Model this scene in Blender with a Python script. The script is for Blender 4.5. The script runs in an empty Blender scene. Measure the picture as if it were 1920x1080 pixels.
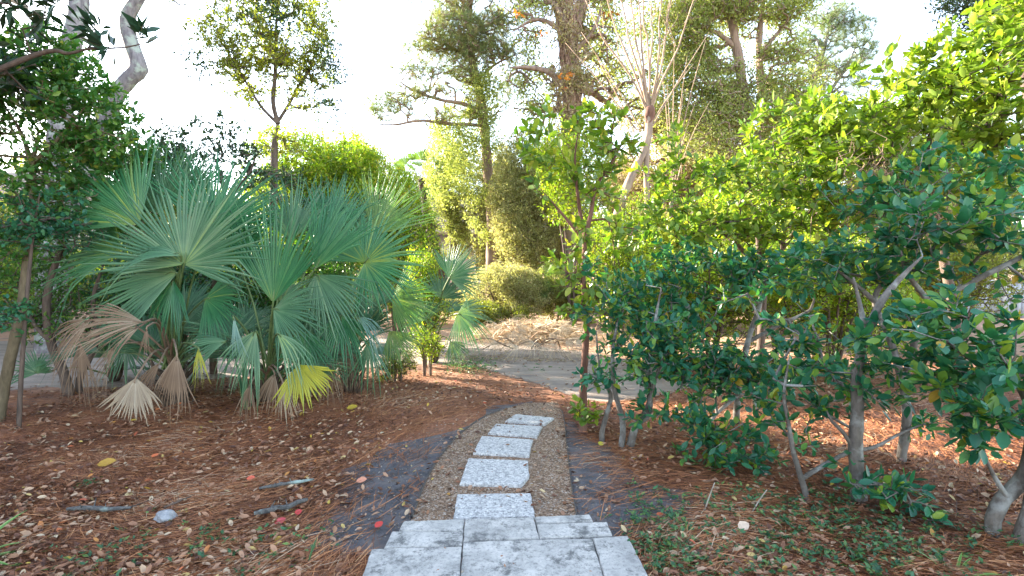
import bpy, bmesh, math, random
import numpy as np
from mathutils import Vector
random.seed(7)
rng = np.random.default_rng(7)
S = bpy.context.scene
C = S.collection
PI = math.pi
# ------------------------------------------------------------ camera, sky, sun, exposure
CAM_H = 1.5
PITCH = math.atan(40/960)
cam = bpy.data.cameras.new('camera'); cam.lens = 18; cam.sensor_width = 36; cam.clip_start = 0.05; cam.clip_end = 1000
co = bpy.data.objects.new('camera', cam); C.objects.link(co)
co.location = (0, 0, CAM_H); co.rotation_euler = (PI/2-PITCH, 0, 0)
S.camera = co
SUN_EL = math.radians(20); SUN_AZ = math.radians(-60)       # azimuth from +Y, clockwise
w = bpy.data.worlds.new('World'); S.world = w; w.use_nodes = True
nt = w.node_tree; bg = nt.nodes['Background']
sky = nt.nodes.new('ShaderNodeTexSky'); sky.sky_type = 'NISHITA'; sky.sun_disc = False
sky.sun_elevation = SUN_EL; sky.sun_rotation = SUN_AZ; sky.dust_density = .5; sky.air_density = 1.0; sky.ozone_density = 1.0
hs = nt.nodes.new('ShaderNodeHueSaturation'); hs.inputs['Saturation'].default_value = .7
nt.links.new(sky.outputs[0], hs.inputs['Color']); nt.links.new(hs.outputs[0], bg.inputs[0]); bg.inputs[1].default_value = 0.14
sl = bpy.data.lights.new('sun', 'SUN'); sl.energy = 5.0; sl.angle = math.radians(0.5); sl.color = (1, 0.88, 0.72)
so = bpy.data.objects.new('sun', sl); C.objects.link(so)
sd = Vector((math.sin(SUN_AZ)*math.cos(SUN_EL), math.cos(SUN_AZ)*math.cos(SUN_EL), math.sin(SUN_EL)))
so.rotation_euler = sd.to_track_quat('Z', 'Y').to_euler(); so.location = (-20, 5, 20)
S.view_settings.view_transform = 'Standard'; S.view_settings.look = 'None'
S.view_settings.exposure = 2.8; S.view_settings.gamma = 1
S.render.engine = 'CYCLES'
S.cycles.max_bounces = 6; S.cycles.transparent_max_bounces = 4
# ------------------------------------------------------------ helpers
FW = np.array((0, math.cos(PITCH), -math.sin(PITCH))); UP = np.array((0, math.sin(PITCH), math.cos(PITCH)))
def ray(px, py): return FW*960 + np.array((px-960, 0, 0)) + UP*(540-py)
def W(px, py, d):
    v = ray(px, py); return np.array((0, 0, CAM_H)) + v*(d/v[1])
def G(px, py, z=0.0):
    v = ray(px, py); return np.array((0, 0, CAM_H)) + v*((z-CAM_H)/v[2])
def tag(o, label=None, cat=None, group=None, kind=None):
    if label: o['label'] = label
    if cat: o['category'] = cat
    if group: o['group'] = group
    if kind: o['kind'] = kind
    return o
def thing(name, label, cat, loc, group=None):
    o = bpy.data.objects.new(name, None); C.objects.link(o); o.location = tuple(float(v) for v in loc); o.empty_display_size = 0.1
    return tag(o, label, cat, group)
def wloc(o):
    v = Vector((0, 0, 0))
    while o is not None: v = v + o.location; o = o.parent
    return v
def mesh_np(name, v, loops, sizes, mat, parent=None, rnd=None, smooth=False):
    """verts are world coordinates; stored relative to the parent"""
    v = np.asarray(v, dtype=np.float64)
    if parent is not None: v = v - np.array(wloc(parent))
    me = bpy.data.meshes.new(name)
    loops = np.asarray(loops, np.int32).ravel(); sizes = np.asarray(sizes, np.int32)
    me.vertices.add(len(v)); me.vertices.foreach_set('co', v.astype(np.float32).ravel())
    me.loops.add(len(loops)); me.loops.foreach_set('vertex_index', loops)
    me.polygons.add(len(sizes))
    st = np.concatenate(([0], np.cumsum(sizes)[:-1])).astype(np.int32)
    me.polygons.foreach_set('loop_start', st)
    try: me.polygons.foreach_set('loop_total', sizes)
    except Exception: pass
    if smooth: me.polygons.foreach_set('use_smooth', np.ones(len(sizes), bool))
    if rnd is not None:
        a = me.attributes.new('rnd', 'FLOAT', 'POINT'); a.data.foreach_set('value', np.asarray(rnd, np.float32))
    me.update(calc_edges=True); me.validate()
    if mat: me.materials.append(mat)
    o = bpy.data.objects.new(name, me); C.objects.link(o)
    if parent is not None: o.parent = parent
    return o
def unit(a): return a/np.maximum(np.linalg.norm(a, axis=-1, keepdims=True), 1e-9)
LEAF8 = (np.array([(0,0,0),(0,.5,-.05),(0,1,.0),(-.19,.16,.03),(-.29,.50,.05),(-.16,.83,.04),(.19,.16,.03),(.29,.50,.05),(.16,.83,.04)]),
         [(0,1,4,3),(1,2,5,4),(0,6,7,1),(1,7,8,2)])
LEAF4 = (np.array([(0,0,0),(.24,.45,.06),(0,1,0),(-.24,.45,.06)]), [(0,1,2,3)])
LEAFL = (np.array([(0,0,0),(.13,.5,.04),(0,1,-.08),(-.13,.5,.04)]), [(0,1,2,3)])
def tuft(n, seed, w=.03):
    r = np.random.default_rng(seed); v = []; f = []
    for i in range(n):
        a = r.uniform(0, 2*PI); e = r.uniform(.1, 1.35)
        d = np.array((math.cos(a)*math.sin(e), math.cos(e), math.sin(a)*math.sin(e)))*r.uniform(.75, 1.1)
        s = unit(np.cross(d, r.normal(size=3)))*w/2
        k = len(v); v += [-s, s, d]; f.append((k, k+1, k+2))
    return np.array(v), f
TUFT = tuft(22, 3)
def inst(name, tpl, pos, ax, nr, size, mat, parent=None, rnd=None, wid=None):
    tv, tf = tpl; N = len(pos); K = len(tv)
    ax = unit(ax); sd_ = unit(np.cross(ax, nr)); nr = np.cross(sd_, ax)
    size = np.asarray(size)[:, None, None]
    wv = 1.0 if wid is None else np.asarray(wid)[:, None, None]
    v = pos[:, None, :] + size*(tv[None, :, 0:1]*sd_[:, None, :]*wv + tv[None, :, 1:2]*ax[:, None, :] + tv[None, :, 2:3]*nr[:, None, :])
    tl = np.concatenate([np.array(f) for f in tf]); ts = np.array([len(f) for f in tf])
    loops = (tl[None, :] + (np.arange(N)*K)[:, None]).ravel(); sizes = np.tile(ts, N)
    if rnd is None: rnd = rng.random(N)
    return mesh_np(name, v.reshape(-1, 3), loops, sizes, mat, parent, np.repeat(rnd, K))
def resample(pts, rad, step):
    pts = np.array(pts, float); rad = np.array(rad, float); P = []; R = []
    n = len(pts)
    for i in range(n-1):
        p0 = pts[max(i-1, 0)]; p1 = pts[i]; p2 = pts[i+1]; p3 = pts[min(i+2, n-1)]
        k = max(2, int(np.linalg.norm(p2-p1)/step))
        for j in range(k):
            t = j/k
            P.append(.5*((2*p1)+(-p0+p2)*t+(2*p0-5*p1+4*p2-p3)*t*t+(-p0+3*p1-3*p2+p3)*t**3)); R.append(rad[i]*(1-t)+rad[i+1]*t)
    P.append(pts[-1]); R.append(rad[-1])
    return np.array(P), np.array(R)
def tube_vf(P, R, sides=8, rough=0.0, off=0, seed=0):
    r = np.random.default_rng(seed); n = len(P)
    T = unit(np.gradient(P, axis=0)); ref = np.array((0.1, 0.95, 0.2))
    A = unit(np.cross(T, ref)); B = np.cross(T, A)
    th = np.arange(sides)*2*PI/sides
    rr = R[:, None]*(1+rough*r.normal(size=(n, sides)))
    v = P[:, None, :] + rr[..., None]*(np.cos(th)[None, :, None]*A[:, None, :]+np.sin(th)[None, :, None]*B[:, None, :])
    i = np.arange(n-1)[:, None]*sides; j = np.arange(sides)[None, :]; j2 = (j+1) % sides
    q = np.stack([i+j, i+j2, i+sides+j2, i+sides+j], -1).reshape(-1, 4)+off
    cap = np.arange(sides)+(n-1)*sides+off
    return v.reshape(-1, 3), q, cap
class Geo:
    def __init__(s): s.v = []; s.l = []; s.s = []; s.n = 0; s.r = []
    def add(s, v, faces, rnd=0.5):
        v = np.asarray(v, float)
        for f in faces: s.l.append(np.asarray(f)+s.n); s.s.append(len(f))
        s.v.append(v); s.n += len(v); s.r.append(np.full(len(v), rnd) if np.isscalar(rnd) else np.asarray(rnd))
    def addq(s, v, q, rnd=0.5):
        q = np.asarray(q); s.l.append((q+s.n).ravel()); s.s += [q.shape[1]]*len(q)
        s.v.append(v); s.n += len(v); s.r.append(np.full(len(v), rnd) if np.isscalar(rnd) else np.asarray(rnd))
    def tube(s, pts, rad, sides=8, step=.15, rough=0., rnd=.5, seed=0):
        P, R = resample(pts, rad, step); v, q, cap = tube_vf(P, R, sides, rough, 0, seed)
        s.l.append((q+s.n).ravel()); s.s += [4]*len(q); s.l.append(cap+s.n); s.s.append(len(cap))
        s.v.append(v); s.n += len(v); s.r.append(np.full(len(v), rnd))
        return P
    def box(s, a, b, rnd=.5):
        a = np.array(a, float); b = np.array(b, float)
        v = [(x, y, z) for x in (a[0], b[0]) for y in (a[1], b[1]) for z in (a[2], b[2])]
        s.add(v, [(0,1,3,2),(4,6,7,5),(0,4,5,1),(2,3,7,6),(0,2,6,4),(1,5,7,3)], rnd)
    def build(s, name, mat, parent=None, smooth=False):
        return mesh_np(name, np.concatenate(s.v), np.concatenate(s.l), s.s, mat, parent, np.concatenate(s.r), smooth)
def inpoly(x, y, poly):
    c = np.zeros(len(x), bool); n = len(poly)
    for i in range(n):
        x1, y1 = poly[i][:2]; x2, y2 = poly[(i+1) % n][:2]
        m = ((y1 > y) != (y2 > y)) & (x < (x2-x1)*(y-y1)/((y2-y1) if abs(y2-y1) > 1e-9 else 1e-9)+x1)
        c ^= m
    return c
# ------------------------------------------------------------ materials
class M:
    def __init__(s, name):
        s.m = bpy.data.materials.new(name); s.m.use_nodes = True; s.t = s.m.node_tree
        s.b = s.t.nodes['Principled BSDF']; s.out = s.t.nodes['Material Output']; s.b.inputs['Roughness'].default_value = .8
    def n(s, typ, **k):
        o = s.t.nodes.new('ShaderNode'+typ)
        for a, b in k.items():
            if a.startswith('i_'):
                key = a[2:]; key = int(key) if key.isdigit() else key.replace('_', ' ')
                o.inputs[key].default_value = b
            else: setattr(o, a, b)
        return o
    def lk(s, a, b): s.t.links.new(a, b)
    def coord(s, scale=(1,1,1), rot=(0,0,0)):
        g = s.n('NewGeometry'); mp = s.n('Mapping'); mp.inputs['Scale'].default_value = scale; mp.inputs['Rotation'].default_value = rot
        s.lk(g.outputs['Position'], mp.inputs[0]); return mp.outputs[0]
    def ramp(s, fac, stops, interp='LINEAR'):
        r = s.n('ValToRGB'); cr = r.color_ramp; cr.interpolation = interp
        while len(cr.elements) < len(stops): cr.elements.new(.5)
        for e, (p, c) in zip(cr.elements, stops): e.position = p; e.color = (*c, 1)
        s.lk(fac, r.inputs[0]); return r.outputs[0]
    def noise(s, scale, co=None, detail=6, rough=.6, out='Fac'):
        x = s.n('TexNoise'); x.inputs['Scale'].default_value = scale; x.inputs['Detail'].default_value = detail; x.inputs['Roughness'].default_value = rough
        if co is not None: s.lk(co, x.inputs['Vector'])
        return x.outputs[out]
    def vor(s, scale, co=None, out='Color'):
        x = s.n('TexVoronoi'); x.inputs['Scale'].default_value = scale
        if co is not None: s.lk(co, x.inputs['Vector'])
        return x.outputs[out]
    def mix(s, fac, a, b, mode='MIX'):
        x = s.n('Mix', data_type='RGBA', blend_type=mode)
        for sock, v in ((x.inputs[0], fac), (x.inputs[6], a), (x.inputs[7], b)):
            if isinstance(v, (int, float)): sock.default_value = v
            elif isinstance(v, tuple): sock.default_value = (*v, 1)
            else: s.lk(v, sock)
        return x.outputs[2]
    def bump(s, h, strength=.5, dist=.02):
        b = s.n('Bump'); b.inputs['Strength'].default_value = strength; b.inputs['Distance'].default_value = dist
        s.lk(h, b.inputs['Height']); s.lk(b.outputs[0], s.b.inputs['Normal'])
    def base(s, c):
        if isinstance(c, tuple): s.b.inputs['Base Color'].default_value = (*c, 1)
        else: s.lk(c, s.b.inputs['Base Color'])
    def sep(s, c):
        x = s.n('SeparateColor'); s.lk(c, x.inputs[0]); return x.outputs[0]
def leaf_mat(name, stops, rough=.4, trans=.3, tcol=(1.25, 1.5, .5), spec=.5):
    m = M(name); a = m.n('Attribute', attribute_name='rnd')
    col = m.ramp(a.outputs['Fac'], stops)
    col = m.mix(m.noise(9.0, m.coord(), 3), col, m.mix(1.0, col, (.62, .62, .66), 'MULTIPLY'))
    m.base(col); m.b.inputs['Roughness'].default_value = rough
    m.b.inputs['Specular IOR Level'].default_value = spec
    if trans > 0:
        t = m.n('BsdfTranslucent'); m.lk(m.mix(1.0, col, tcol, 'MULTIPLY'), t.inputs[0])
        x = m.n('MixShader'); x.inputs[0].default_value = trans
        m.lk(m.b.outputs[0], x.inputs[1]); m.lk(t.outputs[0], x.inputs[2]); m.lk(x.outputs[0], m.out.inputs[0])
    return m.m
def bark_mat(name, a, b, scale=14, stretch=.18, lichen=None, rough=.9):
    m = M(name); cd = m.coord((1, 1, stretch))
    n1 = m.noise(scale, cd, 8, .65); c = m.ramp(n1, [(.3, a), (.7, b)])
    if lichen: c = m.mix(m.ramp(m.noise(7, m.coord(), 6), [(.5, (0,0,0)), (.62, (1,1,1))]), c, lichen)
    m.base(c); m.b.inputs['Roughness'].default_value = rough; m.bump(n1, .8, .02); return m.m
L = {}
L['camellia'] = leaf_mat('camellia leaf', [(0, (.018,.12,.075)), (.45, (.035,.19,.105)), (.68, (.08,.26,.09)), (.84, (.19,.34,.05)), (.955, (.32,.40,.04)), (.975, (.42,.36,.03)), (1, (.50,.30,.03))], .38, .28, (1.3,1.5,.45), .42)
L['camellia_sunlit'] = leaf_mat('sunlit camellia leaf', [(0, (.10,.20,.03)), (.5, (.24,.34,.04)), (.85, (.42,.48,.06)), (1, (.52,.56,.09))], .36, .35)  # lit copy of the camellia leaf, sunshine painted into its colour
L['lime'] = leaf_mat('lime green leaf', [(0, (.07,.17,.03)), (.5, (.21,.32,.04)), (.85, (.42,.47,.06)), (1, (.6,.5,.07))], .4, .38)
L['green'] = leaf_mat('green leaf', [(0, (.035,.15,.04)), (.5, (.09,.24,.05)), (.9, (.21,.35,.06)), (1, (.40,.38,.05))], .42, .36)
L['teal'] = leaf_mat('blue green leaf', [(0, (.03,.13,.08)), (.6, (.05,.21,.10)), (1, (.12,.28,.08))], .4, .25)
L['dark'] = leaf_mat('dark oval leaf', [(0, (.03,.06,.035)), (.6, (.05,.10,.05)), (1, (.10,.16,.05))], .45, .25)
L['olive'] = leaf_mat('olive leaf', [(0, (.14,.17,.04)), (.5, (.30,.32,.06)), (1, (.52,.48,.08))], .45, .42)
L['oak'] = leaf_mat('live oak leaf', [(0, (.18,.24,.06)), (.5, (.36,.43,.13)), (1, (.60,.60,.24))], .55, .5, (1.35,1.35,.7))
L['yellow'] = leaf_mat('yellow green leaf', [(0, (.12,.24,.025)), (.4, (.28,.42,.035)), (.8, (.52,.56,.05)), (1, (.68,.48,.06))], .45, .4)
L['cream'] = leaf_mat('pale dry leaf', [(0, (.26,.29,.11)), (.5, (.48,.49,.21)), (.85, (.68,.64,.36)), (1, (.66,.48,.3))], .6, .48, (1.3,1.3,.7))
L['tan'] = leaf_mat('tan twig leaf', [(0, (.24,.17,.10)), (.5, (.40,.30,.19)), (1, (.42,.40,.16))], .7, .25)
L['orange'] = leaf_mat('orange leaf', [(0, (.6,.16,.03)), (1, (.75,.35,.04))], .5, .35, (1.2,1,.6))
L['magnolia'] = leaf_mat('magnolia leaf', [(0, (.02,.06,.035)), (.7, (.04,.10,.05)), (1, (.13,.10,.05))], .3, .12)
L['pine'] = leaf_mat('pine needle', [(0, (.13,.19,.08)), (.5, (.28,.33,.12)), (.8, (.46,.43,.17)), (1, (.42,.26,.12))], .5, .25)
L['pine_blue'] = leaf_mat('blue pine needle', [(0, (.12,.18,.10)), (.6, (.24,.30,.14)), (1, (.40,.42,.16))], .5, .3)
L['palm'] = leaf_mat('palmetto frond', [(0, (.035,.13,.055)), (.5, (.09,.22,.10)), (.8, (.20,.33,.17)), (1, (.34,.46,.14))], .38, .22, (1.1,1.4,.6))
L['palm_green'] = leaf_mat('rich green frond', [(0, (.02,.13,.05)), (.5, (.05,.22,.085)), (.85, (.13,.32,.12)), (1, (.36,.46,.10))], .36, .25, (1.1,1.5,.5))
L['palm_pale'] = leaf_mat('pale cyan frond', [(0, (.08,.19,.13)), (.6, (.16,.29,.22)), (1, (.3,.42,.28))], .4, .15, (1.1,1.3,.8))
L['palm_sunlit'] = leaf_mat('sunlit green frond', [(0, (.06,.16,.04)), (.5, (.15,.28,.07)), (.9, (.32,.40,.12)), (1, (.5,.5,.12))], .42, .3)  # frond colour with the yellow of sunlight mixed in
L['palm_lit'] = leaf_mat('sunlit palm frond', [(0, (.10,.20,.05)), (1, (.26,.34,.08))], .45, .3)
L['palm_dead'] = leaf_mat('dead frond', [(0, (.15,.09,.05)), (.6, (.29,.19,.115)), (1, (.46,.36,.25))], .7, .15, (1.2,1,.8))
L['palm_tan'] = leaf_mat('bleached frond', [(0, (.30,.22,.14)), (.6, (.46,.37,.25)), (1, (.58,.50,.38))], .65, .15, (1.2,1,.8))
L['palm_yellow'] = leaf_mat('yellowing frond', [(0, (.36,.38,.03)), (.6, (.52,.50,.04)), (1, (.30,.36,.05))], .5, .3, (1.1,1,.5))
L['blade'] = leaf_mat('striped blade', [(0, (.10,.30,.06)), (.5, (.16,.36,.08)), (1, (.50,.60,.22))], .4, .3)
L['weed'] = leaf_mat('weed', [(0, (.03,.11,.05)), (.6, (.07,.2,.08)), (1, (.2,.32,.08))], .5, .3)
L['straw'] = leaf_mat('pine straw', [(0, (.05,.018,.010)), (.25, (.17,.06,.026)), (.5, (.40,.145,.055)), (.78, (.62,.26,.10)), (.94, (.66,.36,.17)), (1, (.72,.54,.36))], .65, 0)
L['litter'] = leaf_mat('fallen leaves', [(0, (.08,.03,.018)), (.3, (.26,.105,.05)), (.58, (.40,.20,.105)), (.82, (.50,.31,.19)), (.94, (.64,.50,.32)), (.97, (.55,.38,.05)), (1, (.55,.10,.05))], .6, 0)
L['chip'] = leaf_mat('pale gravel chips', [(0, (.10,.07,.05)), (.5, (.26,.18,.12)), (1, (.5,.45,.38))], .7, 0)
B = {}
B['grey'] = bark_mat('grey purple bark', (.10,.09,.10), (.30,.27,.28), 16, .25, (.34,.38,.33))
B['brown'] = bark_mat('brown bark', (.05,.035,.028), (.17,.12,.09), 20, .2)
B['smooth'] = bark_mat('smooth grey bark', (.08,.07,.06), (.20,.175,.15), 22, .5, (.28,.28,.26))
B['olive'] = bark_mat('olive bark', (.09,.07,.04), (.22,.17,.10), 20, .3)
B['pine'] = bark_mat('pine bark', (.12,.08,.06), (.36,.25,.19), 9, .3)
B['lit'] = bark_mat('pale tan bark', (.18,.12,.09), (.42,.31,.23), 14, .2)
B['red'] = bark_mat('reddish bark', (.09,.04,.028), (.24,.12,.08), 22, .12)
B['shoot'] = bark_mat('pale shoot bark', (.22,.14,.09), (.44,.32,.23), 18, .2)
B['vine'] = bark_mat('dry vine', (.22,.13,.09), (.48,.33,.24), 25, .2)
B['petiole'] = bark_mat('green stalk', (.07,.13,.04), (.2,.27,.10), 20, .2, rough=.5)
B['deadstalk'] = bark_mat('dead stalk', (.16,.10,.06), (.34,.24,.16), 20, .2)
B['palmtrunk'] = bark_mat('fibrous palm trunk', (.035,.024,.018), (.13,.085,.055), 30, .4)
# ground
def m_ground():
    m = M('pine straw ground'); cd = m.coord()
    a = m.noise(60, m.coord((.35,1,1), (0,0,.3)), 8, .7); b = m.noise(45, m.coord((1,.3,1), (0,0,-.5)), 8, .7)
    c = m.ramp(a, [(.25, (.04,.016,.010)), (.43, (.19,.065,.03)), (.58, (.42,.16,.065)), (.8, (.60,.32,.16))])
    d = m.ramp(b, [(.3, (.08,.035,.022)), (.5, (.30,.125,.065)), (.75, (.5,.29,.18))])
    c = m.mix(m.noise(3, cd, 4), c, d)
    # sunlight put into the colour: straw paler farther off, with bare sandy patches
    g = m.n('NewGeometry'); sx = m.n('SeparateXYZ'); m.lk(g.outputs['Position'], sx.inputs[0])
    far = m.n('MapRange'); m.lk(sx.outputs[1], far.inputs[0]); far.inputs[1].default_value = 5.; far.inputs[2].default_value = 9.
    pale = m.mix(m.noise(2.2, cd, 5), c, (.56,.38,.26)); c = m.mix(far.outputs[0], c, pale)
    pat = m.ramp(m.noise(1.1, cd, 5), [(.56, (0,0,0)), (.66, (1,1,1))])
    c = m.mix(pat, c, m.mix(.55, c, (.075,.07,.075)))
    m.base(c); m.bump(m.mix(.5, a, b), .9, .02); m.b.inputs['Roughness'].default_value = .85; return m.m
def m_soil():
    m = M('dark sandy soil'); cd = m.coord(); n = m.noise(5, cd, 8, .7); f = m.noise(130, cd, 4, .8)
    c = m.ramp(n, [(.3, (.075,.075,.085)), (.5, (.13,.125,.135)), (.72, (.25,.21,.19))])
    c = m.mix(m.ramp(f, [(.6, (0,0,0)), (.72, (1,1,1))]), c, (.42,.36,.31))
    m.base(c); m.bump(m.mix(.6, n, f), 1.0, .02); m.b.inputs['Roughness'].default_value = .8; return m.m
def m_gravel():
    m = M('brown pea gravel'); cd = m.coord(); v = m.vor(95, cd); s = m.sep(v)
    c = m.ramp(s, [(0, (.11,.06,.035)), (.35, (.24,.14,.08)), (.7, (.38,.24,.145)), (.93, (.5,.38,.28)), (1, (.6,.52,.44))])
    c = m.mix(m.ramp(m.noise(2.5, cd, 5), [(.35, (0,0,0)), (.7, (.7,.7,.7))]), c, m.mix(.5, c, (.12,.09,.07)))
    d = m.vor(95, cd, 'Distance'); m.base(c)
    m.bump(m.ramp(d, [(0, (1,1,1)), (.7, (0,0,0))]), 1.0, .008); return m.m
def m_aggregate():
    m = M('exposed aggregate concrete'); cd = m.coord(); s = m.sep(m.vor(75, cd))
    c = m.ramp(s, [(0, (.10,.10,.10)), (.2, (.28,.27,.26)), (.5, (.46,.44,.42)), (1, (.74,.71,.67))])
    s2 = m.sep(m.vor(190, cd)); c = m.mix(.4, c, m.ramp(s2, [(0, (.12,.12,.13)), (.3, (.5,.5,.5)), (1, (.75,.74,.72))]))
    m.base(c); m.bump(m.vor(75, cd, 'Distance'), .5, .006); m.b.inputs['Roughness'].default_value = .7; return m.m
def m_paver(k):
    m = M('mottled travertine'); g = m.n('NewGeometry'); mp = m.n('Mapping'); mp.inputs['Location'].default_value = (k*3.7, k*1.3, 0)
    m.lk(g.outputs['Position'], mp.inputs[0]); cd = mp.outputs[0]
    c = m.ramp(m.noise(7, cd, 9, .7), [(.32, (.29,.28,.265)), (.48, (.46,.44,.41)), (.66, (.64,.605,.56))])
    st = m.ramp(m.noise(6, cd, 12, .84), [(.40, (1,1,1)), (.49, (0,0,0))]); c = m.mix(st, c, (.13,.13,.125))
    fine = m.ramp(m.noise(55, cd, 8, .85), [(.40, (1,1,1)), (.48, (0,0,0))]); c = m.mix(m.mix(.75, (0,0,0), fine), c, (.17,.17,.17))
    m.base(c); m.bump(m.noise(40, cd, 8, .75), .6, .008); m.b.inputs['Roughness'].default_value = .75; return m.m
def m_sand():
    m = M('pale sandy road'); cd = m.coord((.25,1,1)); c = m.ramp(m.noise(3, cd, 8, .7), [(.3, (.15,.12,.10)), (.5, (.27,.22,.185)), (.75, (.44,.36,.29))])
    m.base(c); m.bump(m.noise(40, m.coord(), 5), .5, .02); return m.m
def m_simple(name, c, c2, sc=8, rough=.8, stretch=(1,1,1)):
    m = M(name); n = m.noise(sc, m.coord(stretch), 7, .65); m.base(m.ramp(n, [(.3, c), (.7, c2)])); m.b.inputs['Roughness'].default_value = rough
    m.bump(n, .3, .01); return m.m
MG = m_ground(); MS = m_soil(); MGR = m_gravel(); MAG = m_aggregate(); MSD = m_sand()
# ------------------------------------------------------------ the ground and paths
def mask(x, y):
    a = np.clip(np.maximum(-1.5-x, x-1.35)/.7, 0, 1); b = np.clip((6.4-y)/.8, 0, 1); c = np.clip((y-.3)/1, 0, 1)
    return a*b*c
def gh(x, y):
    h = .5*np.sin(1.9*x+1.1*y)+.5*np.sin(3.1*x-2.3*y+1)+.35*np.sin(7.3*x+5.1*y)+.3*np.sin(11*x-9*y+2)+.7
    return mask(x, y)*(.034*h+.008*np.sin(23*x+17*y)*np.sin(19*y-13*x)) + .10*np.exp(-(((x+2.6)/1.3)**2+((y-5.2)/.7)**2))*np.clip((6.4-y)/.8, 0, 1)
xs = np.concatenate([np.linspace(-260, -20, 9), np.linspace(-16, -9, 5), np.linspace(-8, 8, 201), np.linspace(9, 16, 5), np.linspace(20, 260, 9)])
ys = np.concatenate([np.linspace(-200, -10, 6), np.linspace(-5, 0, 4), np.linspace(.1, 8, 100), np.linspace(9, 30, 8), np.linspace(50, 400, 6)])
X, Y = np.meshgrid(xs, ys); Z = gh(X, Y); nx = len(xs); ny = len(ys)
idx = np.arange(nx*ny).reshape(ny, nx)
q = np.stack([idx[:-1, :-1], idx[:-1, 1:], idx[1:, 1:], idx[1:, :-1]], -1).reshape(-1, 4)
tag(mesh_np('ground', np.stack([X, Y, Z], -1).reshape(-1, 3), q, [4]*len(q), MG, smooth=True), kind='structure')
def smooth_line(pts, n=8):
    P, _ = resample([(*p, 0)[:3] for p in pts], [1]*len(pts), .12); return [(a[0], a[1]) for a in P]
def sheet(name, poly, z, mat, jit=0.0, kind='structure'):
    bm = bmesh.new(); vs = [bm.verts.new((x+random.uniform(-jit, jit), y+random.uniform(-jit, jit), z)) for x, y in poly]
    f = bm.faces.new(vs); bmesh.ops.recalc_face_normals(bm, faces=bm.faces)
    if f.normal.z < 0: f.normal_flip()
    bmesh.ops.triangulate(bm, faces=bm.faces)
    me = bpy.data.meshes.new(name); bm.to_mesh(me); bm.free(); me.materials.append(mat)
    o = bpy.data.objects.new(name, me); C.objects.link(o); return tag(o, kind=kind)
def gp(l): return [tuple(G(*p)[:2]) for p in l]
g_left = smooth_line(gp([(745,1040),(772,975),(800,902),(832,850),(872,808),(920,778),(985,757)]))
g_right = smooth_line(gp([(1045,755),(1056,780),(1062,830),(1070,900),(1082,975),(1092,1040)]))
gravel_poly = g_left+g_right
s_left = smooth_line(gp([(560,1045),(585,985),(640,905),(700,848),(780,802),(860,775),(960,757)]))
s_right = smooth_line(gp([(1058,790),(1110,820),(1170,868),(1240,905),(1330,950),(1300,985),(1180,1010),(1150,1045)]))
def rag(l, a=.06):
    return [(x+a*math.sin(9*y+3*x)+a*.7*math.sin(23*y+x*7)+random.gauss(0, a*.35), y+a*.6*math.sin(17*x)+random.gauss(0, a*.35)) for x, y in l]
s_left = rag(s_left); s_right = rag(s_right)
soilL = s_left+gp([(1000,752)])+gp([(1000,900),(900,1045)])
soilR = gp([(1000,800)])+s_right+gp([(1000,1045)])
sheet('soil_strip', soilL, .004, MS, .012); sheet('soil_strip', soilR, .0045, MS, .012)
sheet('gravel_path', gravel_poly, .009, MGR)
road_poly = smooth_line(gp([(-700,650),(0,640),(400,634),(830,636),(1090,660),(1250,690),(1310,712)]))+smooth_line(gp([(1310,722),(1240,742),(1130,755),(1050,735),(960,708),(830,684),(400,712),(0,748),(-700,800)]))
sheet('road', road_poly, .006, MSD, .03)
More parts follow.
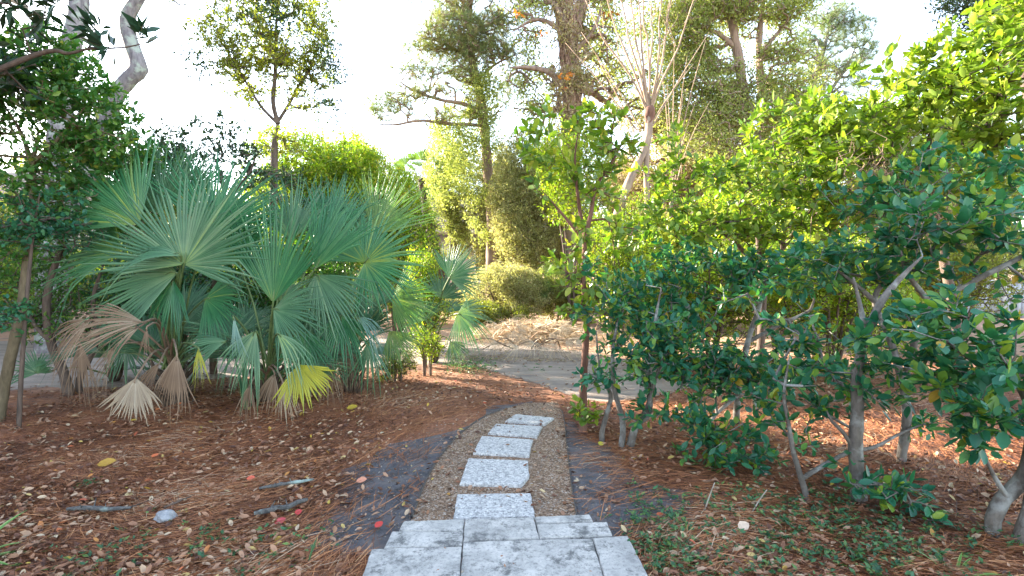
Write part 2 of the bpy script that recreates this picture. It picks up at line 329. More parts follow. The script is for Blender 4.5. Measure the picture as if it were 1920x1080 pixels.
# steel edging along gravel
def edging(name, line, label):
    g = Geo(); n = len(line); v = []; P = np.array(line); T = unit(np.gradient(P, axis=0)); Nn = np.stack([-T[:, 1], T[:, 0]], -1)*.004
    for i in range(n):
        a = P[i]-Nn[i]; b = P[i]+Nn[i]; v += [(a[0], a[1], -.02), (a[0], a[1], .022), (b[0], b[1], .022), (b[0], b[1], -.02)]
    f = []
    for i in range(n-1):
        for k in range(4): f.append((i*4+k, i*4+(k+1) % 4, i*4+4+(k+1) % 4, i*4+4+k))
    g.add(v, f); return tag(g.build(name, m_simple('dark steel edging', (.05,.045,.045), (.12,.1,.09), 30, .6)), label, 'edging', 'thin edgings of the gravel path')
edging('path_edging', g_left[3:-3], 'thin dark edging on the left curve of the gravel path')
edging('path_edging', g_right[3:-2], 'thin dark edging on the right side of the gravel path')
def slab(name, pix, top, thick, mat, bev=.006, jit=0, z0=None):
    pts = [G(px, py, top) for px, py in pix]
    q_ = []
    for i in range(len(pts)):
        a_ = pts[i]; b_ = pts[(i+1) % len(pts)]; k_ = max(1, int(np.linalg.norm(b_-a_)/.035))
        for j_ in range(k_):
            t_ = j_/k_; e_ = 0 if j_ == 0 else random.gauss(0, .0013)+(random.random() < .06)*.004
            q_.append((a_[0]*(1-t_)+b_[0]*t_+e_, a_[1]*(1-t_)+b_[1]*t_+e_, top))
    pts = q_
    bm = bmesh.new(); vs = [bm.verts.new((p[0], p[1], top)) for p in pts]
    f = bm.faces.new(vs); f.normal_update()
    if f.normal.z < 0: f.normal_flip()
    r = bmesh.ops.extrude_face_region(bm, geom=[f])
    for v in [e for e in r['geom'] if isinstance(e, bmesh.types.BMVert)]: v.co.z = top
    for v in vs: v.co.z = top-thick
    bmesh.ops.recalc_face_normals(bm, faces=bm.faces)
    ed = [e for e in bm.edges if all(v.co.z > top-thick/2 for v in e.verts)]
    bmesh.ops.bevel(bm, geom=[e for e in ed if len(e.link_faces) == 2 and abs(e.verts[0].co.z-e.verts[1].co.z) < 1e-4], offset=bev, segments=2, affect='EDGES')
    c = sum((v.co for v in bm.verts), Vector())/len(bm.verts); c.z = 0
    for v in bm.verts: v.co -= c
    me = bpy.data.meshes.new(name); bm.to_mesh(me); bm.free(); me.materials.append(mat)
    o = bpy.data.objects.new(name, me); o.location = c; C.objects.link(o); return o
stones = [
 ([(857,926),(995,924),(1003,969),(850,972)], 'speckled stepping stone nearest the travertine landing, its front edge against the pale slabs'),
 ([(878,859),(990,863),(992,893),(978,909),(862,906)], 'second speckled stepping stone, the one with a cut front right corner'),
 ([(903,817),(999,824),(992,854),(887,848)], 'speckled stepping stone in the middle of the row of five'),
 ([(930,794),(1017,799),(1007,818),(915,811)], 'speckled stepping stone second from the far end of the row'),
 ([(967,776),(1039,783),(1022,795),(947,789)], 'farthest speckled stepping stone at the bend of the gravel path')]
for px, lab in stones:
    tag(slab('stepping_stone', px, .03, .04, MAG, .005), lab, 'stepping stone', 'square stepping stones along the gravel path')
pv = [
 ([(757,977),(870,973),(868.6,996),(748,995)], 'narrow travertine slab at the far left corner of the landing'),
 ([(735,996),(868,997),(866.5,1022),(720,1027.5)], 'stained travertine slab on the left, second row of the landing'),
 ([(697,1029),(866,1024),(856,1160),(650,1160)], 'large travertine slab at the near left of the landing'),
 ([(872,972.5),(1000,969.5),(1011,1009),(868.7,1014)], 'plain grey travertine slab in the middle directly before the stepping stones'),
 ([(868.2,1016),(1011,1011),(1110,1009),(1155,1160),(858,1160)], 'largest travertine slab in the near middle of the landing'),
 ([(1002.5,969),(1105,964),(1112,977),(1005.5,981)], 'thin travertine slab at the far right of the landing'),
 ([(1006,982.5),(1138,978),(1148,1003),(1012.5,1008)], 'darker stained travertine slab on the right, second row of the landing'),
 ([(1111.5,1008.5),(1177,1004),(1256,1160),(1157,1160)], 'travertine slab at the near right edge of the landing')]
for k, (px, lab) in enumerate(pv):
    tag(slab('paving_slab', px, .05, .05, m_paver(k), .004), lab, 'paving slab', 'travertine slabs of the landing')
landing = gp([(640,1160),(697,1029),(735,994),(757,976),(1105,963),(1145,980),(1256,1160)])
# ------------------------------------------------------------ straw, litter, weeds (stuff)
def scatter(n, x0, x1, y0, y1, near=True):
    u = rng.random(n); y = y0*(y1/y0)**u if near else y0+(y1-y0)*u
    x = rng.uniform(-1.12, 1.12, n)*y
    k = (x > x0) & (x < x1); return x[k], y[k]
allow = lambda x, y, p=1.0: ~(inpoly(x, y, landing))
x, y = scatter(120000, -7, 7, 2.3, 8.5)
bad = inpoly(x, y, landing)|inpoly(x, y, gravel_poly)
soil = (inpoly(x, y, soilL) & inpoly(x-.22*rng.random(len(x)), y+.02, soilL) & inpoly(x-.05, y+.26*rng.random(len(x)), soilL))|(inpoly(x, y, soilR) & inpoly(x+.28*rng.random(len(x)), y, soilR)); rd = inpoly(x, y, road_poly)
# straw strewn patchily
pn = np.sin(2.1*x+1.7*y)+np.sin(3.7*x-2.9*y+2)+np.sin(6.1*x+4.3*y+1)
keep = ~bad & ~(soil & (rng.random(len(x)) > .10+.35*(np.sin(5*x+3*y)+np.sin(9*y-4*x) > 1.0))) & ~(rd & (rng.random(len(x)) > .04)) & ((pn > -1.3)|(rng.random(len(x)) < .5))
x, y = x[keep], y[keep]; n = len(x)
ang = .35+.9*np.sin(1.3*x+.7*y)+rng.normal(0, .55, n)
ln = rng.uniform(.09, .22, n)
ax = np.stack([np.cos(ang), np.sin(ang), rng.normal(0, .10, n)], -1); nr = np.stack([rng.normal(0, .5, n), rng.normal(0, .5, n), np.ones(n)], -1)
tv = np.array([(-.5,0,0),(.5,0,0),(.45,.5,0),(-.45,.5,0),(.25,1,0),(-.25,1,0)]); STR = (tv, [(0,1,2,3),(3,2,4,5)])
wd = rng.uniform(.0015, .0040, n)/ln
tag(inst('pine_straw', STR, np.stack([x-ax[:, 0]*ln/2, y-ax[:, 1]*ln/2, gh(x, y)+rng.uniform(.006, .028, n)], -1), ax, nr, ln, L['straw'], rnd=np.clip(rng.random(n)*.85+.12*(np.sin(2.3*x+1.9*y)+np.sin(4.1*y-3.3*x))+.05, 0, 1), wid=wd), 'reddish brown pine straw spread thickly over the ground beside the path', 'pine straw', kind='stuff')
x, y = scatter(36000, -7, 8, 2.3, 9.5)
bad = inpoly(x, y, landing) & (rng.random(len(x)) > .02); pn = np.sin(1.7*x+2.3*y+1)+np.sin(3.9*x-2.1*y); bad |= (pn < -.5) & (rng.random(len(x)) < .6); thin = inpoly(x, y, gravel_poly)|inpoly(x, y, soilL)|inpoly(x, y, soilR)|inpoly(x, y, road_poly)
keep = ~bad & ~(thin & (rng.random(len(x)) > .16)); x, y = x[keep], y[keep]; n = len(x)
a = rng.uniform(0, 2*PI, n); ax = np.stack([np.cos(a), np.sin(a), rng.normal(0, .3, n)], -1); nr = np.stack([rng.normal(0, .45, n), rng.normal(0, .45, n), np.ones(n)], -1)
LIT = (np.array([(0,0,0),(0,.5,-.08),(0,1,.06),(-.2,.25,.06),(-.22,.65,.10),(.2,.25,.04),(.22,.65,.12)]), [(0,1,4,3),(1,2,4),(0,5,6,1),(1,6,2)])
tag(inst('leaf_litter', LIT, np.stack([x, y, np.where(inpoly(x, y, landing), .052, gh(x, y)+rng.uniform(.016, .036, n))], -1), ax, nr, np.where(inpoly(x, y, landing), .5, 1)*rng.uniform(.016, .06, n), L['litter']), 'dry brown and tan leaves scattered over the straw and soil', 'leaf litter', kind='stuff')
x, y = scatter(16000, -2, 1.9, 2.7, 6); k = inpoly(x, y, gravel_poly)|(inpoly(x, y, soilL)|inpoly(x, y, soilR))&(rng.random(len(x)) < .8); x, y = x[k], y[k]; n = len(x)
a = rng.uniform(0, 2*PI, n); PEB = (np.array([(-.5,-.4,0),(.5,-.3,0),(.4,.5,0),(-.4,.4,0),(0,0,.5)]), [(0,1,4),(1,2,4),(2,3,4),(3,0,4)])
tag(inst('gravel_stones', PEB, np.stack([x, y, np.full(n, .009)], -1), np.stack([np.cos(a), np.sin(a), 0*a], -1), np.tile((0, 0, 1.), (n, 1)), rng.uniform(.005, .013, n), L['chip']), 'loose pale and brown gravel bits lying on the path', 'gravel', kind='stuff')
# low weeds
def weeds(name, label, spots, per, mat):
    P = []; A = []; Nn = []; Sz = []
    for (px, py, rpx, cnt) in spots:
        c = G(px, py); r = rpx*c[1]/960
        for i in range(int(cnt*2.4)):
            x0 = c[0]+random.gauss(0, r*.5); y0 = c[1]+random.gauss(0, r*.9)
            if inpoly(np.array([x0]), np.array([y0]), landing)[0]: continue
            z0 = float(gh(x0, y0))
            h = random.uniform(.005, .05)
            for j in range(per):
                a = random.uniform(0, 2*PI); P.append((x0+random.gauss(0, .012), y0+random.gauss(0, .012), z0+h+random.uniform(0, .012)))
                A.append((math.cos(a), math.sin(a), random.uniform(.0, .7))); Nn.append((random.gauss(0, .4), random.gauss(0, .4), 1)); Sz.append(random.uniform(.014, .042))
    tag(inst(name, LEAF4, np.array(P), np.array(A), np.array(Nn), np.array(Sz), mat), label, 'weeds', kind='stuff')
weeds('weeds', 'small green weeds sprouting through straw at the lower right', [(1350,1030,170,80),(1600,1040,150,80),(1250,1000,80,40),(1480,1000,120,60),(1700,1060,150,50),(1560,960,40,14),(1230,1060,70,30),(1800,1010,80,16),(1010,690,30,5)], 6, L['weed'])
weeds('weeds', 'sparse small green weeds in the straw at the lower left', [(370,1030,40,10),(240,1050,70,12),(480,1060,80,12),(560,1030,60,8),(165,920,14,4),(320,990,20,3),(150,1070,60,8)], 5, L['weed'])
weeds('grass_tuft_cover', 'low green grass patch where the straw meets the sandy road', [(885,690,45,110),(850,684,20,30)], 5, L['weed'])
# ------------------------------------------------------------ skeleton growing and crowns
def blob(px, py, d, rx, ry, lai=1.6, rd=None):
    c = W(px, py, d); k = d/960; a = rx*k; b = ry*k; return (c, np.array((a, rd if rd else (a+b)/2*.9, b)), lai)
DENS = 1.0
def in_blobs(blobs, leaf_area, npc, gap=-.35, nsc=2.6):
    out = []
    for c, r, lai in blobs:
        n = int(DENS*lai*PI*r[0]*r[2]/leaf_area/npc); n = max(n, 3); got = []; ph = rng.uniform(0, 6, 6); k = nsc/max(r)
        tries = 0
        while len(got) < n and tries < 60:
            tries += 1
            v = unit(rng.normal(size=(n, 3)))*(rng.random((n, 1))**(1/2.3))
            p = v*r*1.0
            f = np.sin(p[:, 0]*k*2.1+ph[0]+p[:, 2]*k)+np.sin(p[:, 2]*k*2.3+ph[1]-p[:, 1]*k)+np.sin(p[:, 1]*k*2+ph[2])+.7*np.sin(p[:, 0]*k*4.1+ph[3])*np.sin(p[:, 2]*k*4.3+ph[4])
            got += list((p+c)[f > gap])
        out += got[:n]
    return np.array(out)
def grow(mains, cl, r_tip, jit=.12, up=.0):
    """mains: list of (P,R). returns nodes, parents, radii for the added twigs, and per cluster direction"""
    N0 = np.concatenate([m[0] for m in mains]); cap = np.concatenate([m[1] for m in mains])
    nodes = list(N0); par = [-1]*len(N0); arr = np.zeros((len(N0)+len(cl)*5+5, 3)); arr[:len(N0)] = N0; cnt = len(N0)
    d0 = np.array([np.min(((N0-c)**2).sum(1)) for c in cl]); order = np.argsort(d0); ends = np.zeros(len(cl), int); base = len(N0)
    depth = np.zeros(len(arr)); 
    for ci in order:
        c = cl[ci]; df = c-arr[:cnt]; dist = np.sqrt((df**2).sum(1)); cost = dist*(1+.35*np.clip(-df[:, 2]/np.maximum(dist, 1e-6), 0, 1)) + .12*depth[:cnt]
        j = int(np.argmin(cost)); L_ = dist[j]; k = 1 if L_ < .25 else (2 if L_ < .7 else 4); prev = j; p0 = arr[j]
        for s in range(1, k+1):
            t = s/k; p = p0+(c-p0)*t
            if s < k: p = p+rng.normal(0, jit*L_/k*.8, 3)+np.array((0, 0, up*L_*math.sin(PI*t)))
            arr[cnt] = p; par.append(prev); depth[cnt] = depth[prev]+L_/k; prev = cnt; cnt += 1
        ends[ci] = prev
    par = np.array(par); R2 = np.zeros(cnt); tips = np.zeros(cnt, bool); tips[ends] = True
    R2[ends] += r_tip**2
    for i in range(cnt-1, base-1, -1): R2[par[i]] += R2[i]
    R = np.sqrt(R2)
    lim = np.full(cnt, 1e9); lim[:base] = cap
    for i in range(base, cnt): lim[i] = lim[par[i]]*.9; R[i] = max(min(R[i], lim[i]), r_tip*.7)
    dirs = unit(arr[ends]-arr[par[ends]])
    return arr[:cnt], par, R, base, dirs
def twigs_mesh(name, nodes, par, R, base, mat, parent, sides=4):
    i = base; a = nodes[par[i]]; b = nodes[i]; nb_ = int(np.sum(par < 0)); ra = np.where(par[i] < nb_, R[i]*1.15, np.minimum(R[par[i]], R[i]*1.5)); rb = R[i]
    T = unit(b-a); A = unit(np.cross(T, (0.31, .9, .27))); Bv = np.cross(T, A); th = np.arange(sides)*2*PI/sides
    ring = np.cos(th)[None, :, None]*A[:, None, :]+np.sin(th)[None, :, None]*Bv[:, None, :]
    v = np.concatenate([a[:, None, :]+ring*ra[:, None, None], (b+T*.01)[:, None, :]+ring*rb[:, None, None]], 1).reshape(-1, 3)
    k = np.arange(sides); k2 = (k+1) % sides; qd = np.stack([k, k2, k2+sides, k+sides], -1)
    q = (qd[None]+(np.arange(len(i))*2*sides)[:, None, None]).reshape(-1, 4)
    return mesh_np(name, v, q, [4]*len(q), mat, parent, smooth=True)
KIND = { # template, leaf length, width factor, leaves per cluster, cluster radius (x leaf), mode
 'rosette': (LEAF8, 1.0), 'spray': (LEAF4, 1.0), 'cloud': (LEAF4, 1.0), 'narrow': (LEAFL, 1.0), 'pine': (TUFT, 1.0)}
def leaves(name, kind, cl, dirs, length, npc, rc, mat, parent, upn=1.0, droop=0.0):
    M_ = len(cl); tpl = KIND[kind][0]; n = M_*npc; ci = np.repeat(np.arange(M_), npc); D = dirs[ci]
    rv = unit(rng.normal(size=(n, 3)))
    if kind in ('rosette', 'narrow', 'spray') :
        t = rng.random(n); perp = unit(rv-(rv*D).sum(1, keepdims=True)*D)
        pos = cl[ci]-D*(t*rc)[:, None]+perp*.006+rng.normal(0, rc*.12, (n, 3)); ax = unit(perp*1.0+D*(.25+.9*(1-t))[:, None]+np.array((0, 0, -droop)))
        nr = np.array((0, 0, upn))+rng.normal(0, .42, (n, 3))+D*.25
    elif kind == 'pine':
        pos = cl[ci]+rv*(rng.random(n)**.6*rc)[:, None]; ax = unit(D*.8+rv*.7+np.array((0, 0, .35))); nr = rng.normal(size=(n, 3))
    else:
        pos = cl[ci]+rv*(rng.random(n)**.5*rc)[:, None]; ax = unit(rng.normal(size=(n, 3))+D*.5+np.array((0, 0, -droop))); nr = np.array((0, 0, upn))+rng.normal(0, .8, (n, 3))
    sz = length*rng.uniform(.5, 1.25, n)
    cr = rng.random(M_); rnd = np.clip(.45*cr[ci]+.55*rng.random(n), 0, 1); m_ = rng.random(n) < .05; rnd[m_] = rng.random(m_.sum())*.2+.8
    return inst(name, tpl, pos, ax, nr, sz, mat, parent, rnd, wid=rng.uniform(.72, 1.12, n) if kind != 'pine' else None)
AREA = {'rosette': .36, 'spray': .24, 'cloud': .24, 'narrow': .13, 'pine': .22}
def tree(name, label, cat, trunks, blobs, kind, length, mat, bark, npc=8, rc=None, gap=-.4, group=None, r_tip=.0025, sides=8, up=.05, upn=1.0, droop=0., extra=None, jit=.14, rough=.04, crown_name='crown', nsc=2.6):
    """trunks: list of (points, radii); first point of first trunk is the base"""
    root = thing(name, label, cat, trunks[0][0][0], group)
    mains = []; first = None
    for k, (pts, rad) in enumerate(trunks):
        g = Geo(); rad = list(rad[:-1])+[rad[-1]*.45]; P = g.tube(pts, rad, sides, max(.05, rad[0]*1.2), rough, seed=k); R = np.interp(np.linspace(0, 1, len(P)), np.linspace(0, 1, len(rad)), rad)
        mains.append((P, R))
        t = g.build('trunk' if k == 0 or rad[0] >= .6*trunks[0][1][0] else 'limb', bark, root, True)
    rc = rc if rc else length*1.6
    cl = in_blobs(blobs, AREA[kind]*length**2*(.9 if kind != 'pine' else 1), npc, gap, nsc)
    nodes, par, R, base, dirs = grow(mains, cl, r_tip, jit, up)
    own = np.zeros(len(nodes), int); k_ = 0
    for m_i, m_ in enumerate(mains): own[k_:k_+len(m_[0])] = m_i; k_ += len(m_[0])
    for i_ in range(base, len(nodes)): own[i_] = own[par[i_]]
    for m_i in range(len(mains)):
        sel = np.where(own[base:] == m_i)[0]+base
        if len(sel): twigs_mesh('branches', nodes, par, R, sel, bark, root)
    leaves(crown_name, kind, cl, dirs, length, npc, rc, mat, root, upn, droop)
    if extra:
        for (nm, bl, kd, ln, mt, np_) in extra:
            c2 = in_blobs(bl, AREA[kd]*ln**2, np_, gap); d2 = unit(rng.normal(size=(len(c2), 3))+(0, 0, .4))
            leaves(nm, kd, c2, d2, ln, np_, ln*2, mt, root, upn, droop)
    return root
def tp(l, d, r, base=None):
    """pixel trunk line; d depth or list; r radii list"""
    ds = d if isinstance(d, (list, tuple)) else [d]*len(l)
    pts = [W(p[0], p[1], dd) for p, dd in zip(l, ds)]
    if base is not None: pts = [np.array((base[0], base[1], -.05))]+pts
    return (pts, list(r))
def gb(px, py): p = G(px, py); return (p[0], p[1])
b = blob
# ------------------------------------------------------------ right: camellia hedge
DENS = 1.85
GC = 'camellia shrubs of the hedge on the right'
tree('camellia_shrub', 'slim tall shrub on a reddish post-straight trunk, at the left end of the hedge', 'shrub',
     [tp([(1093,780),(1095,700),(1100,600),(1093,520),(1096,450),(1085,380),(1078,300),(1085,240)], [4.65]*8, [.042,.036,.033,.028,.024,.02,.016,.01,.006], gb(1094,818)),
      tp([(1096,450),(1108,400),(1118,350),(1150,300),(1175,250)], 4.6, [.024,.02,.016,.012,.006]),
      tp([(1096,455),(1070,420),(1040,385),(1010,350)], 4.7, [.02,.015,.01,.006])],
     [b(1075,255,4.5,110,62,1.0,.5), b(1170,265,4.4,55,60,1.0,.4), b(1010,300,4.8,60,40,.9,.4), b(1060,340,4.6,75,45,.7,.4), b(1150,370,4.6,60,50,.6,.4), b(1120,440,4.5,80,45,.9,.4), b(1060,480,4.7,50,40,1.1,.35), b(1098,555,4.5,60,60,1.0,.35), b(1100,770,4.5,34,34,1.5,.2)],
     'rosette', .088, L['lime'], B['red'], 7, .11, group=GC, up=.08)
tree('camellia_shrub', 'bushy shrub on several twisting bare grey stems beside the gravel path', 'shrub',
     [tp([(1180,850),(1192,800),(1218,770),(1215,700),(1225,620),(1240,540)], 4.15, [.045,.036,.03,.026,.02,.015,.01], gb(1182,868)),
      tp([(1168,800),(1160,760),(1150,720),(1150,650),(1165,570)], 4.25, [.028,.026,.022,.018,.015,.01], gb(1163,845)),
      tp([(1128,815),(1138,775),(1145,740),(1125,700),(1118,620)], 4.35, [.026,.024,.02,.018,.014,.009], gb(1131,832)),
      tp([(1196,795),(1215,760),(1232,700),(1260,640)], 4.1, [.024,.02,.016,.01])],
     [b(1150,600,4.3,85,60,1.1), b(1200,560,4.4,70,55,1.0), b(1180,680,4.1,90,50,1.1), b(1240,640,4.1,70,60,1.3), b(1130,700,4.3,60,30,1.0), b(1160,520,4.6,80,50,.9), b(1300,700,4.0,70,40,1.2)],
     'rosette', 0.074, L['camellia'], B['smooth'], 7, .10, group=GC)
tree('camellia_shrub', 'dark low shrub with its foliage hanging near the ground right of the grey stems', 'shrub',
     [tp([(1382,760),(1390,700),(1405,630),(1425,570),(1440,500)], 4.5, [.034,.03,.028,.025,.02,.012], gb(1380,800)),
      tp([(1405,640),(1460,610),(1520,580),(1525,550)], 4.5, [.02,.017,.013,.008]),
      tp([(1385,740),(1340,780),(1320,820),(1340,850)], [4.4,4.1,3.9,3.8], [.016,.013,.01,.006])],
     [b(1345,830,3.75,95,62,1.7,.3), b(1420,860,3.7,50,28,1.2,.2), b(1290,760,3.9,55,50,1.1,.3), b(1340,690,4.1,95,40,1.4,.4), b(1440,690,4.0,80,40,1.5), b(1300,650,4.1,80,45,1.4), b(1200,760,4.0,50,35,.8,.2), b(1290,480,4.5,70,50,1.2), b(1380,510,4.4,90,45,1.5), b(1330,560,4.5,100,35,1.0), b(1440,520,4.5,100,45,1.1), b(1260,600,4.3,80,50,1.2), b(1390,715,4.1,110,32,1.2), b(1260,540,4.5,70,50,1.2)],
     'rosette', 0.074, L['camellia'], B['smooth'], 7, .10, group=GC)
tree('camellia_shrub', 'thin shrub on a curved dark stem, side branch crossing behind the straight trunk', 'shrub',
     [tp([(1512,930),(1500,890),(1486,840),(1478,790),(1470,740),(1480,670)], 3.2, [.022,.02,.018,.015,.013,.011,.008], gb(1518,955)),
      tp([(1500,900),(1545,872),(1592,848),(1640,838),(1690,812),(1745,790)], [3.2,3.3,3.4,3.5,3.6,3.7], [.015,.015,.014,.012,.009,.005])],
     [b(1500,705,3.4,110,45,1.5,.35), b(1500,640,3.6,90,35,1.2), b(1440,760,3.4,60,40,1.4,.25), b(1560,760,3.4,70,30,1.3,.25), b(1500,810,3.3,40,30,.9,.2), b(1720,800,3.7,50,28,.8,.2)],
     'rosette', .078, L['camellia'], B['smooth'], 7, .09, group=GC)
tree('camellia_shrub', 'shrub on a thick straight grey trunk in the middle foreground of the hedge', 'shrub',
     [tp([(1603,965),(1611,930),(1606,880),(1605,820),(1608,760),(1606,700),(1620,620),(1600,520)], 3.1, [.05,.047,.045,.042,.04,.036,.03,.02,.012], gb(1602,985)),
      tp([(1607,850),(1580,810),(1560,790),(1550,770)], 3.1, [.014,.012,.01,.006]),
      tp([(1620,640),(1650,570),(1690,520),(1730,480)], [3.1,3.1,3.2,3.2], [.026,.022,.016,.01])],
     [b(1650,905,2.95,75,32,1.3,.22), b(1720,945,2.85,50,30,1.5,.18), b(1610,890,3.0,45,25,1.2,.2), b(1580,690,3.2,80,45,1.2,.3), b(1560,480,3.7,110,50,1.3), b(1500,540,3.8,90,35,1.0), b(1660,430,3.5,90,50,1.3), b(1640,740,3.1,70,30,1.2,.25), b(1480,600,3.7,60,40,.8), b(1400,560,3.9,70,35,.8)],
     'rosette', 0.072, L['camellia'], B['smooth'], 7, .095, group=GC)
tree('camellia_shrub', 'big leaved dark shrub on a bent mottled grey trunk at the right edge', 'shrub',
     [tp([(1866,1030),(1862,975),(1882,935),(1912,905),(1932,850),(1930,760),(1880,680)], 2.68, [.042,.038,.036,.036,.036,.03,.026,.014], gb(1868,1058)),
      tp([(1888,930),(1868,900),(1850,865),(1842,830)], 2.66, [.014,.012,.009,.006]),
      tp([(1930,770),(1990,700),(2050,640)], 2.7, [.022,.016,.01]),
      tp([(1905,1050),(1925,990),(1940,930),(1938,870)], 2.6, [.05,.046,.042,.038,.03], gb(1898,1072))],
     [b(1760,640,2.75,160,62,1.9,.35), b(1740,720,2.75,110,50,1.6,.3), b(1860,690,2.6,120,60,1.8,.3), b(1850,770,2.55,110,45,1.7,.25), b(1820,810,2.6,70,40,1.3,.2), b(1700,590,2.9,90,45,1.5,.3), b(1980,720,2.6,110,110,1.6,.4), b(1790,560,2.9,60,30,1.0,.2)],
     'rosette', 0.081, L['camellia'], B['smooth'], 7, .10, group=GC)
tree('camellia_shrub', 'shrub with wide forking bare limbs and dark leaves at right above the big leaved one', 'shrub',
     [tp([(1690,860),(1700,760),(1670,640),(1640,560),(1680,510),(1740,480)], 3.7, [.034,.032,.03,.025,.02,.015,.008], gb(1690,885)),
      tp([(1640,565),(1600,530),(1560,500)], 3.7, [.02,.015,.01]),
      tp([(1700,700),(1740,580),(1820,530),(1920,480),(2000,440)], [3.7,3.5,3.4,3.3,3.3], [.024,.022,.02,.016,.01]),
      tp([(1745,570),(1700,510),(1690,470)], [3.5,3.45,3.4], [.02,.016,.01])],
     [b(1740,420,3.4,120,55,1.4,.35), b(1860,430,3.2,110,50,1.4,.35), b(1700,480,3.5,70,40,1.1,.3), b(1880,370,3.5,90,45,1.2), b(1640,500,3.7,60,40,1.1), b(1960,500,3.3,60,100,1.2), b(1800,330,4.0,140,60,1.3), b(1650,370,4.1,120,55,1.1), b(1760,510,3.4,90,30,.8), b(1540,500,4.1,90,45,1.0)],
     'rosette', 0.081, L['camellia'], B['smooth'], 7, .10, group=GC)
# sunlit tall shrubs behind/above
GB = 'tall sunlit shrubs above the hedge'
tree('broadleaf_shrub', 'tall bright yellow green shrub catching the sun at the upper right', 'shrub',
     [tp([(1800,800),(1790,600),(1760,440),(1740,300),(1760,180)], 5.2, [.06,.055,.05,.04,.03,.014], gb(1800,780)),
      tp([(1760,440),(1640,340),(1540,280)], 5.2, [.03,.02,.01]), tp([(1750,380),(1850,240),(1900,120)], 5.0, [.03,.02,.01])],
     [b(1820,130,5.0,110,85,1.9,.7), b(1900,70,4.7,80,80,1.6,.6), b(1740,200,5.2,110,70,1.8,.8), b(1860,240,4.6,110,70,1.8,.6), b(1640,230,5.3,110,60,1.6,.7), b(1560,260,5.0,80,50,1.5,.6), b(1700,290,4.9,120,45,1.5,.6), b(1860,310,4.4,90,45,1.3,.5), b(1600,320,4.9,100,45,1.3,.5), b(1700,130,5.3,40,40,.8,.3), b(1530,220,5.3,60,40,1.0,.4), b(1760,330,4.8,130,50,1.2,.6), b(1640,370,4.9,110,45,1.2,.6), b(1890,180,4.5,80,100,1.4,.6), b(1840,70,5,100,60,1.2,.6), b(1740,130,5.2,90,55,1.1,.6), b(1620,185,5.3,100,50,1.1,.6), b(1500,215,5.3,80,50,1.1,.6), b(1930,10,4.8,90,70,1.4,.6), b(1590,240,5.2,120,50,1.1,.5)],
     'rosette', .100, L['camellia_sunlit'], B['brown'], 7, .13, group=GB, up=.1)
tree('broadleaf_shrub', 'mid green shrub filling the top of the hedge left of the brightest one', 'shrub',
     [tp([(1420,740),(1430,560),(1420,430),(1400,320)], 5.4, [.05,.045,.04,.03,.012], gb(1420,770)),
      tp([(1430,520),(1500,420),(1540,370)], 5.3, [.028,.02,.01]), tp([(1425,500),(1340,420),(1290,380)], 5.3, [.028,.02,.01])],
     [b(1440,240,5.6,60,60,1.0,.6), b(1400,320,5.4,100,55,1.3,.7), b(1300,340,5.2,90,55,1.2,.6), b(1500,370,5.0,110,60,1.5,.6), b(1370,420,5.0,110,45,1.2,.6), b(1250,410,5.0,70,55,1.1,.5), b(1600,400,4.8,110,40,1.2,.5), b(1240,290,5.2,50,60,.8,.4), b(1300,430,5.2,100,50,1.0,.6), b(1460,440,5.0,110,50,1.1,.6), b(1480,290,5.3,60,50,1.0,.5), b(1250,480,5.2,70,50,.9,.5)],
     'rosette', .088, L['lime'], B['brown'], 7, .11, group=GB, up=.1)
# dry vine tangle
g = Geo()
for i in range(260):
    p = W(random.gauss(1680, 45), random.gauss(320, 28), random.uniform(4.5, 5.1)); n_ = random.randint(4, 6); pts = [p]
    for k in range(n_): pts.append(pts[-1]+np.array((random.gauss(0, .06), random.gauss(0, .05), random.gauss(-.085, .04))))
    g.tube(pts, [.0028]*len(pts), 3, .2)
tag(g.build('dry_vine', B['vine']), 'tangle of pinkish brown dry vine stems hanging in the upper right shrub', 'vine')
DENS = 1.7
# ------------------------------------------------------------ behind hedge: yellow lit bushes
GY = 'yellow green bushes behind the hedge'
def bush(name, label, px, gy, d, w_, h_, mat, leaf=.05, lai=1.6, group=None, kind='spray', npc=9, bark='brown', stems=5, gap=-.5, gx=None):
    """bush: centre px, top pixel gy; ground below; width px"""
    base = W(px, 540, d); x0, y0 = base[0], d; top = W(px, gy, d)[2]; hw = w_*d/960/2; tr = []
    for i in range(stems):
        a = random.uniform(0, 2*PI); r = hw*random.uniform(.25, .6)
        tr.append(([np.array((x0+.05*math.cos(a), y0+.05*math.sin(a), -.05)), np.array((x0+r*.4*math.cos(a), y0+r*.4*math.sin(a), top*.35)), np.array((x0+r*math.cos(a), y0+r*math.sin(a), top*.75))], [.012+.012*top/2, .012+.006*top/2, .006]))
    lo = max(h_*top, 0)
    bl = []
    nb = max(3, int(w_/70)+2)
    for i in range(nb):
        fx = random.uniform(-.62, .62); fz = random.uniform(.30, .78)
        rr = random.uniform(.32, .5)
        bl.append((np.array((x0+fx*hw, y0+random.uniform(-.3, .3)*hw, lo+(top-lo)*fz)), np.array((hw*rr*1.25, hw*.55, (top-lo)*rr*.75)), lai))
    bl.append((np.array((x0, y0, lo+(top-lo)*.5)), np.array((hw*.9, hw*.7, (top-lo)*.46)), lai*.7))
    return tree(name, label, 'bush', tr, bl, kind, leaf, mat, B[bark], npc, leaf*3, gap, group, r_tip=.003, sides=5, nsc=4)
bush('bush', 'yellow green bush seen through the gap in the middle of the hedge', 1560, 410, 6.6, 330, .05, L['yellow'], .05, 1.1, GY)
bush('bush', 'yellow green bush behind the left half of the hedge', 1330, 400, 7.0, 330, .05, L['yellow'], .05, 1.1, GY)
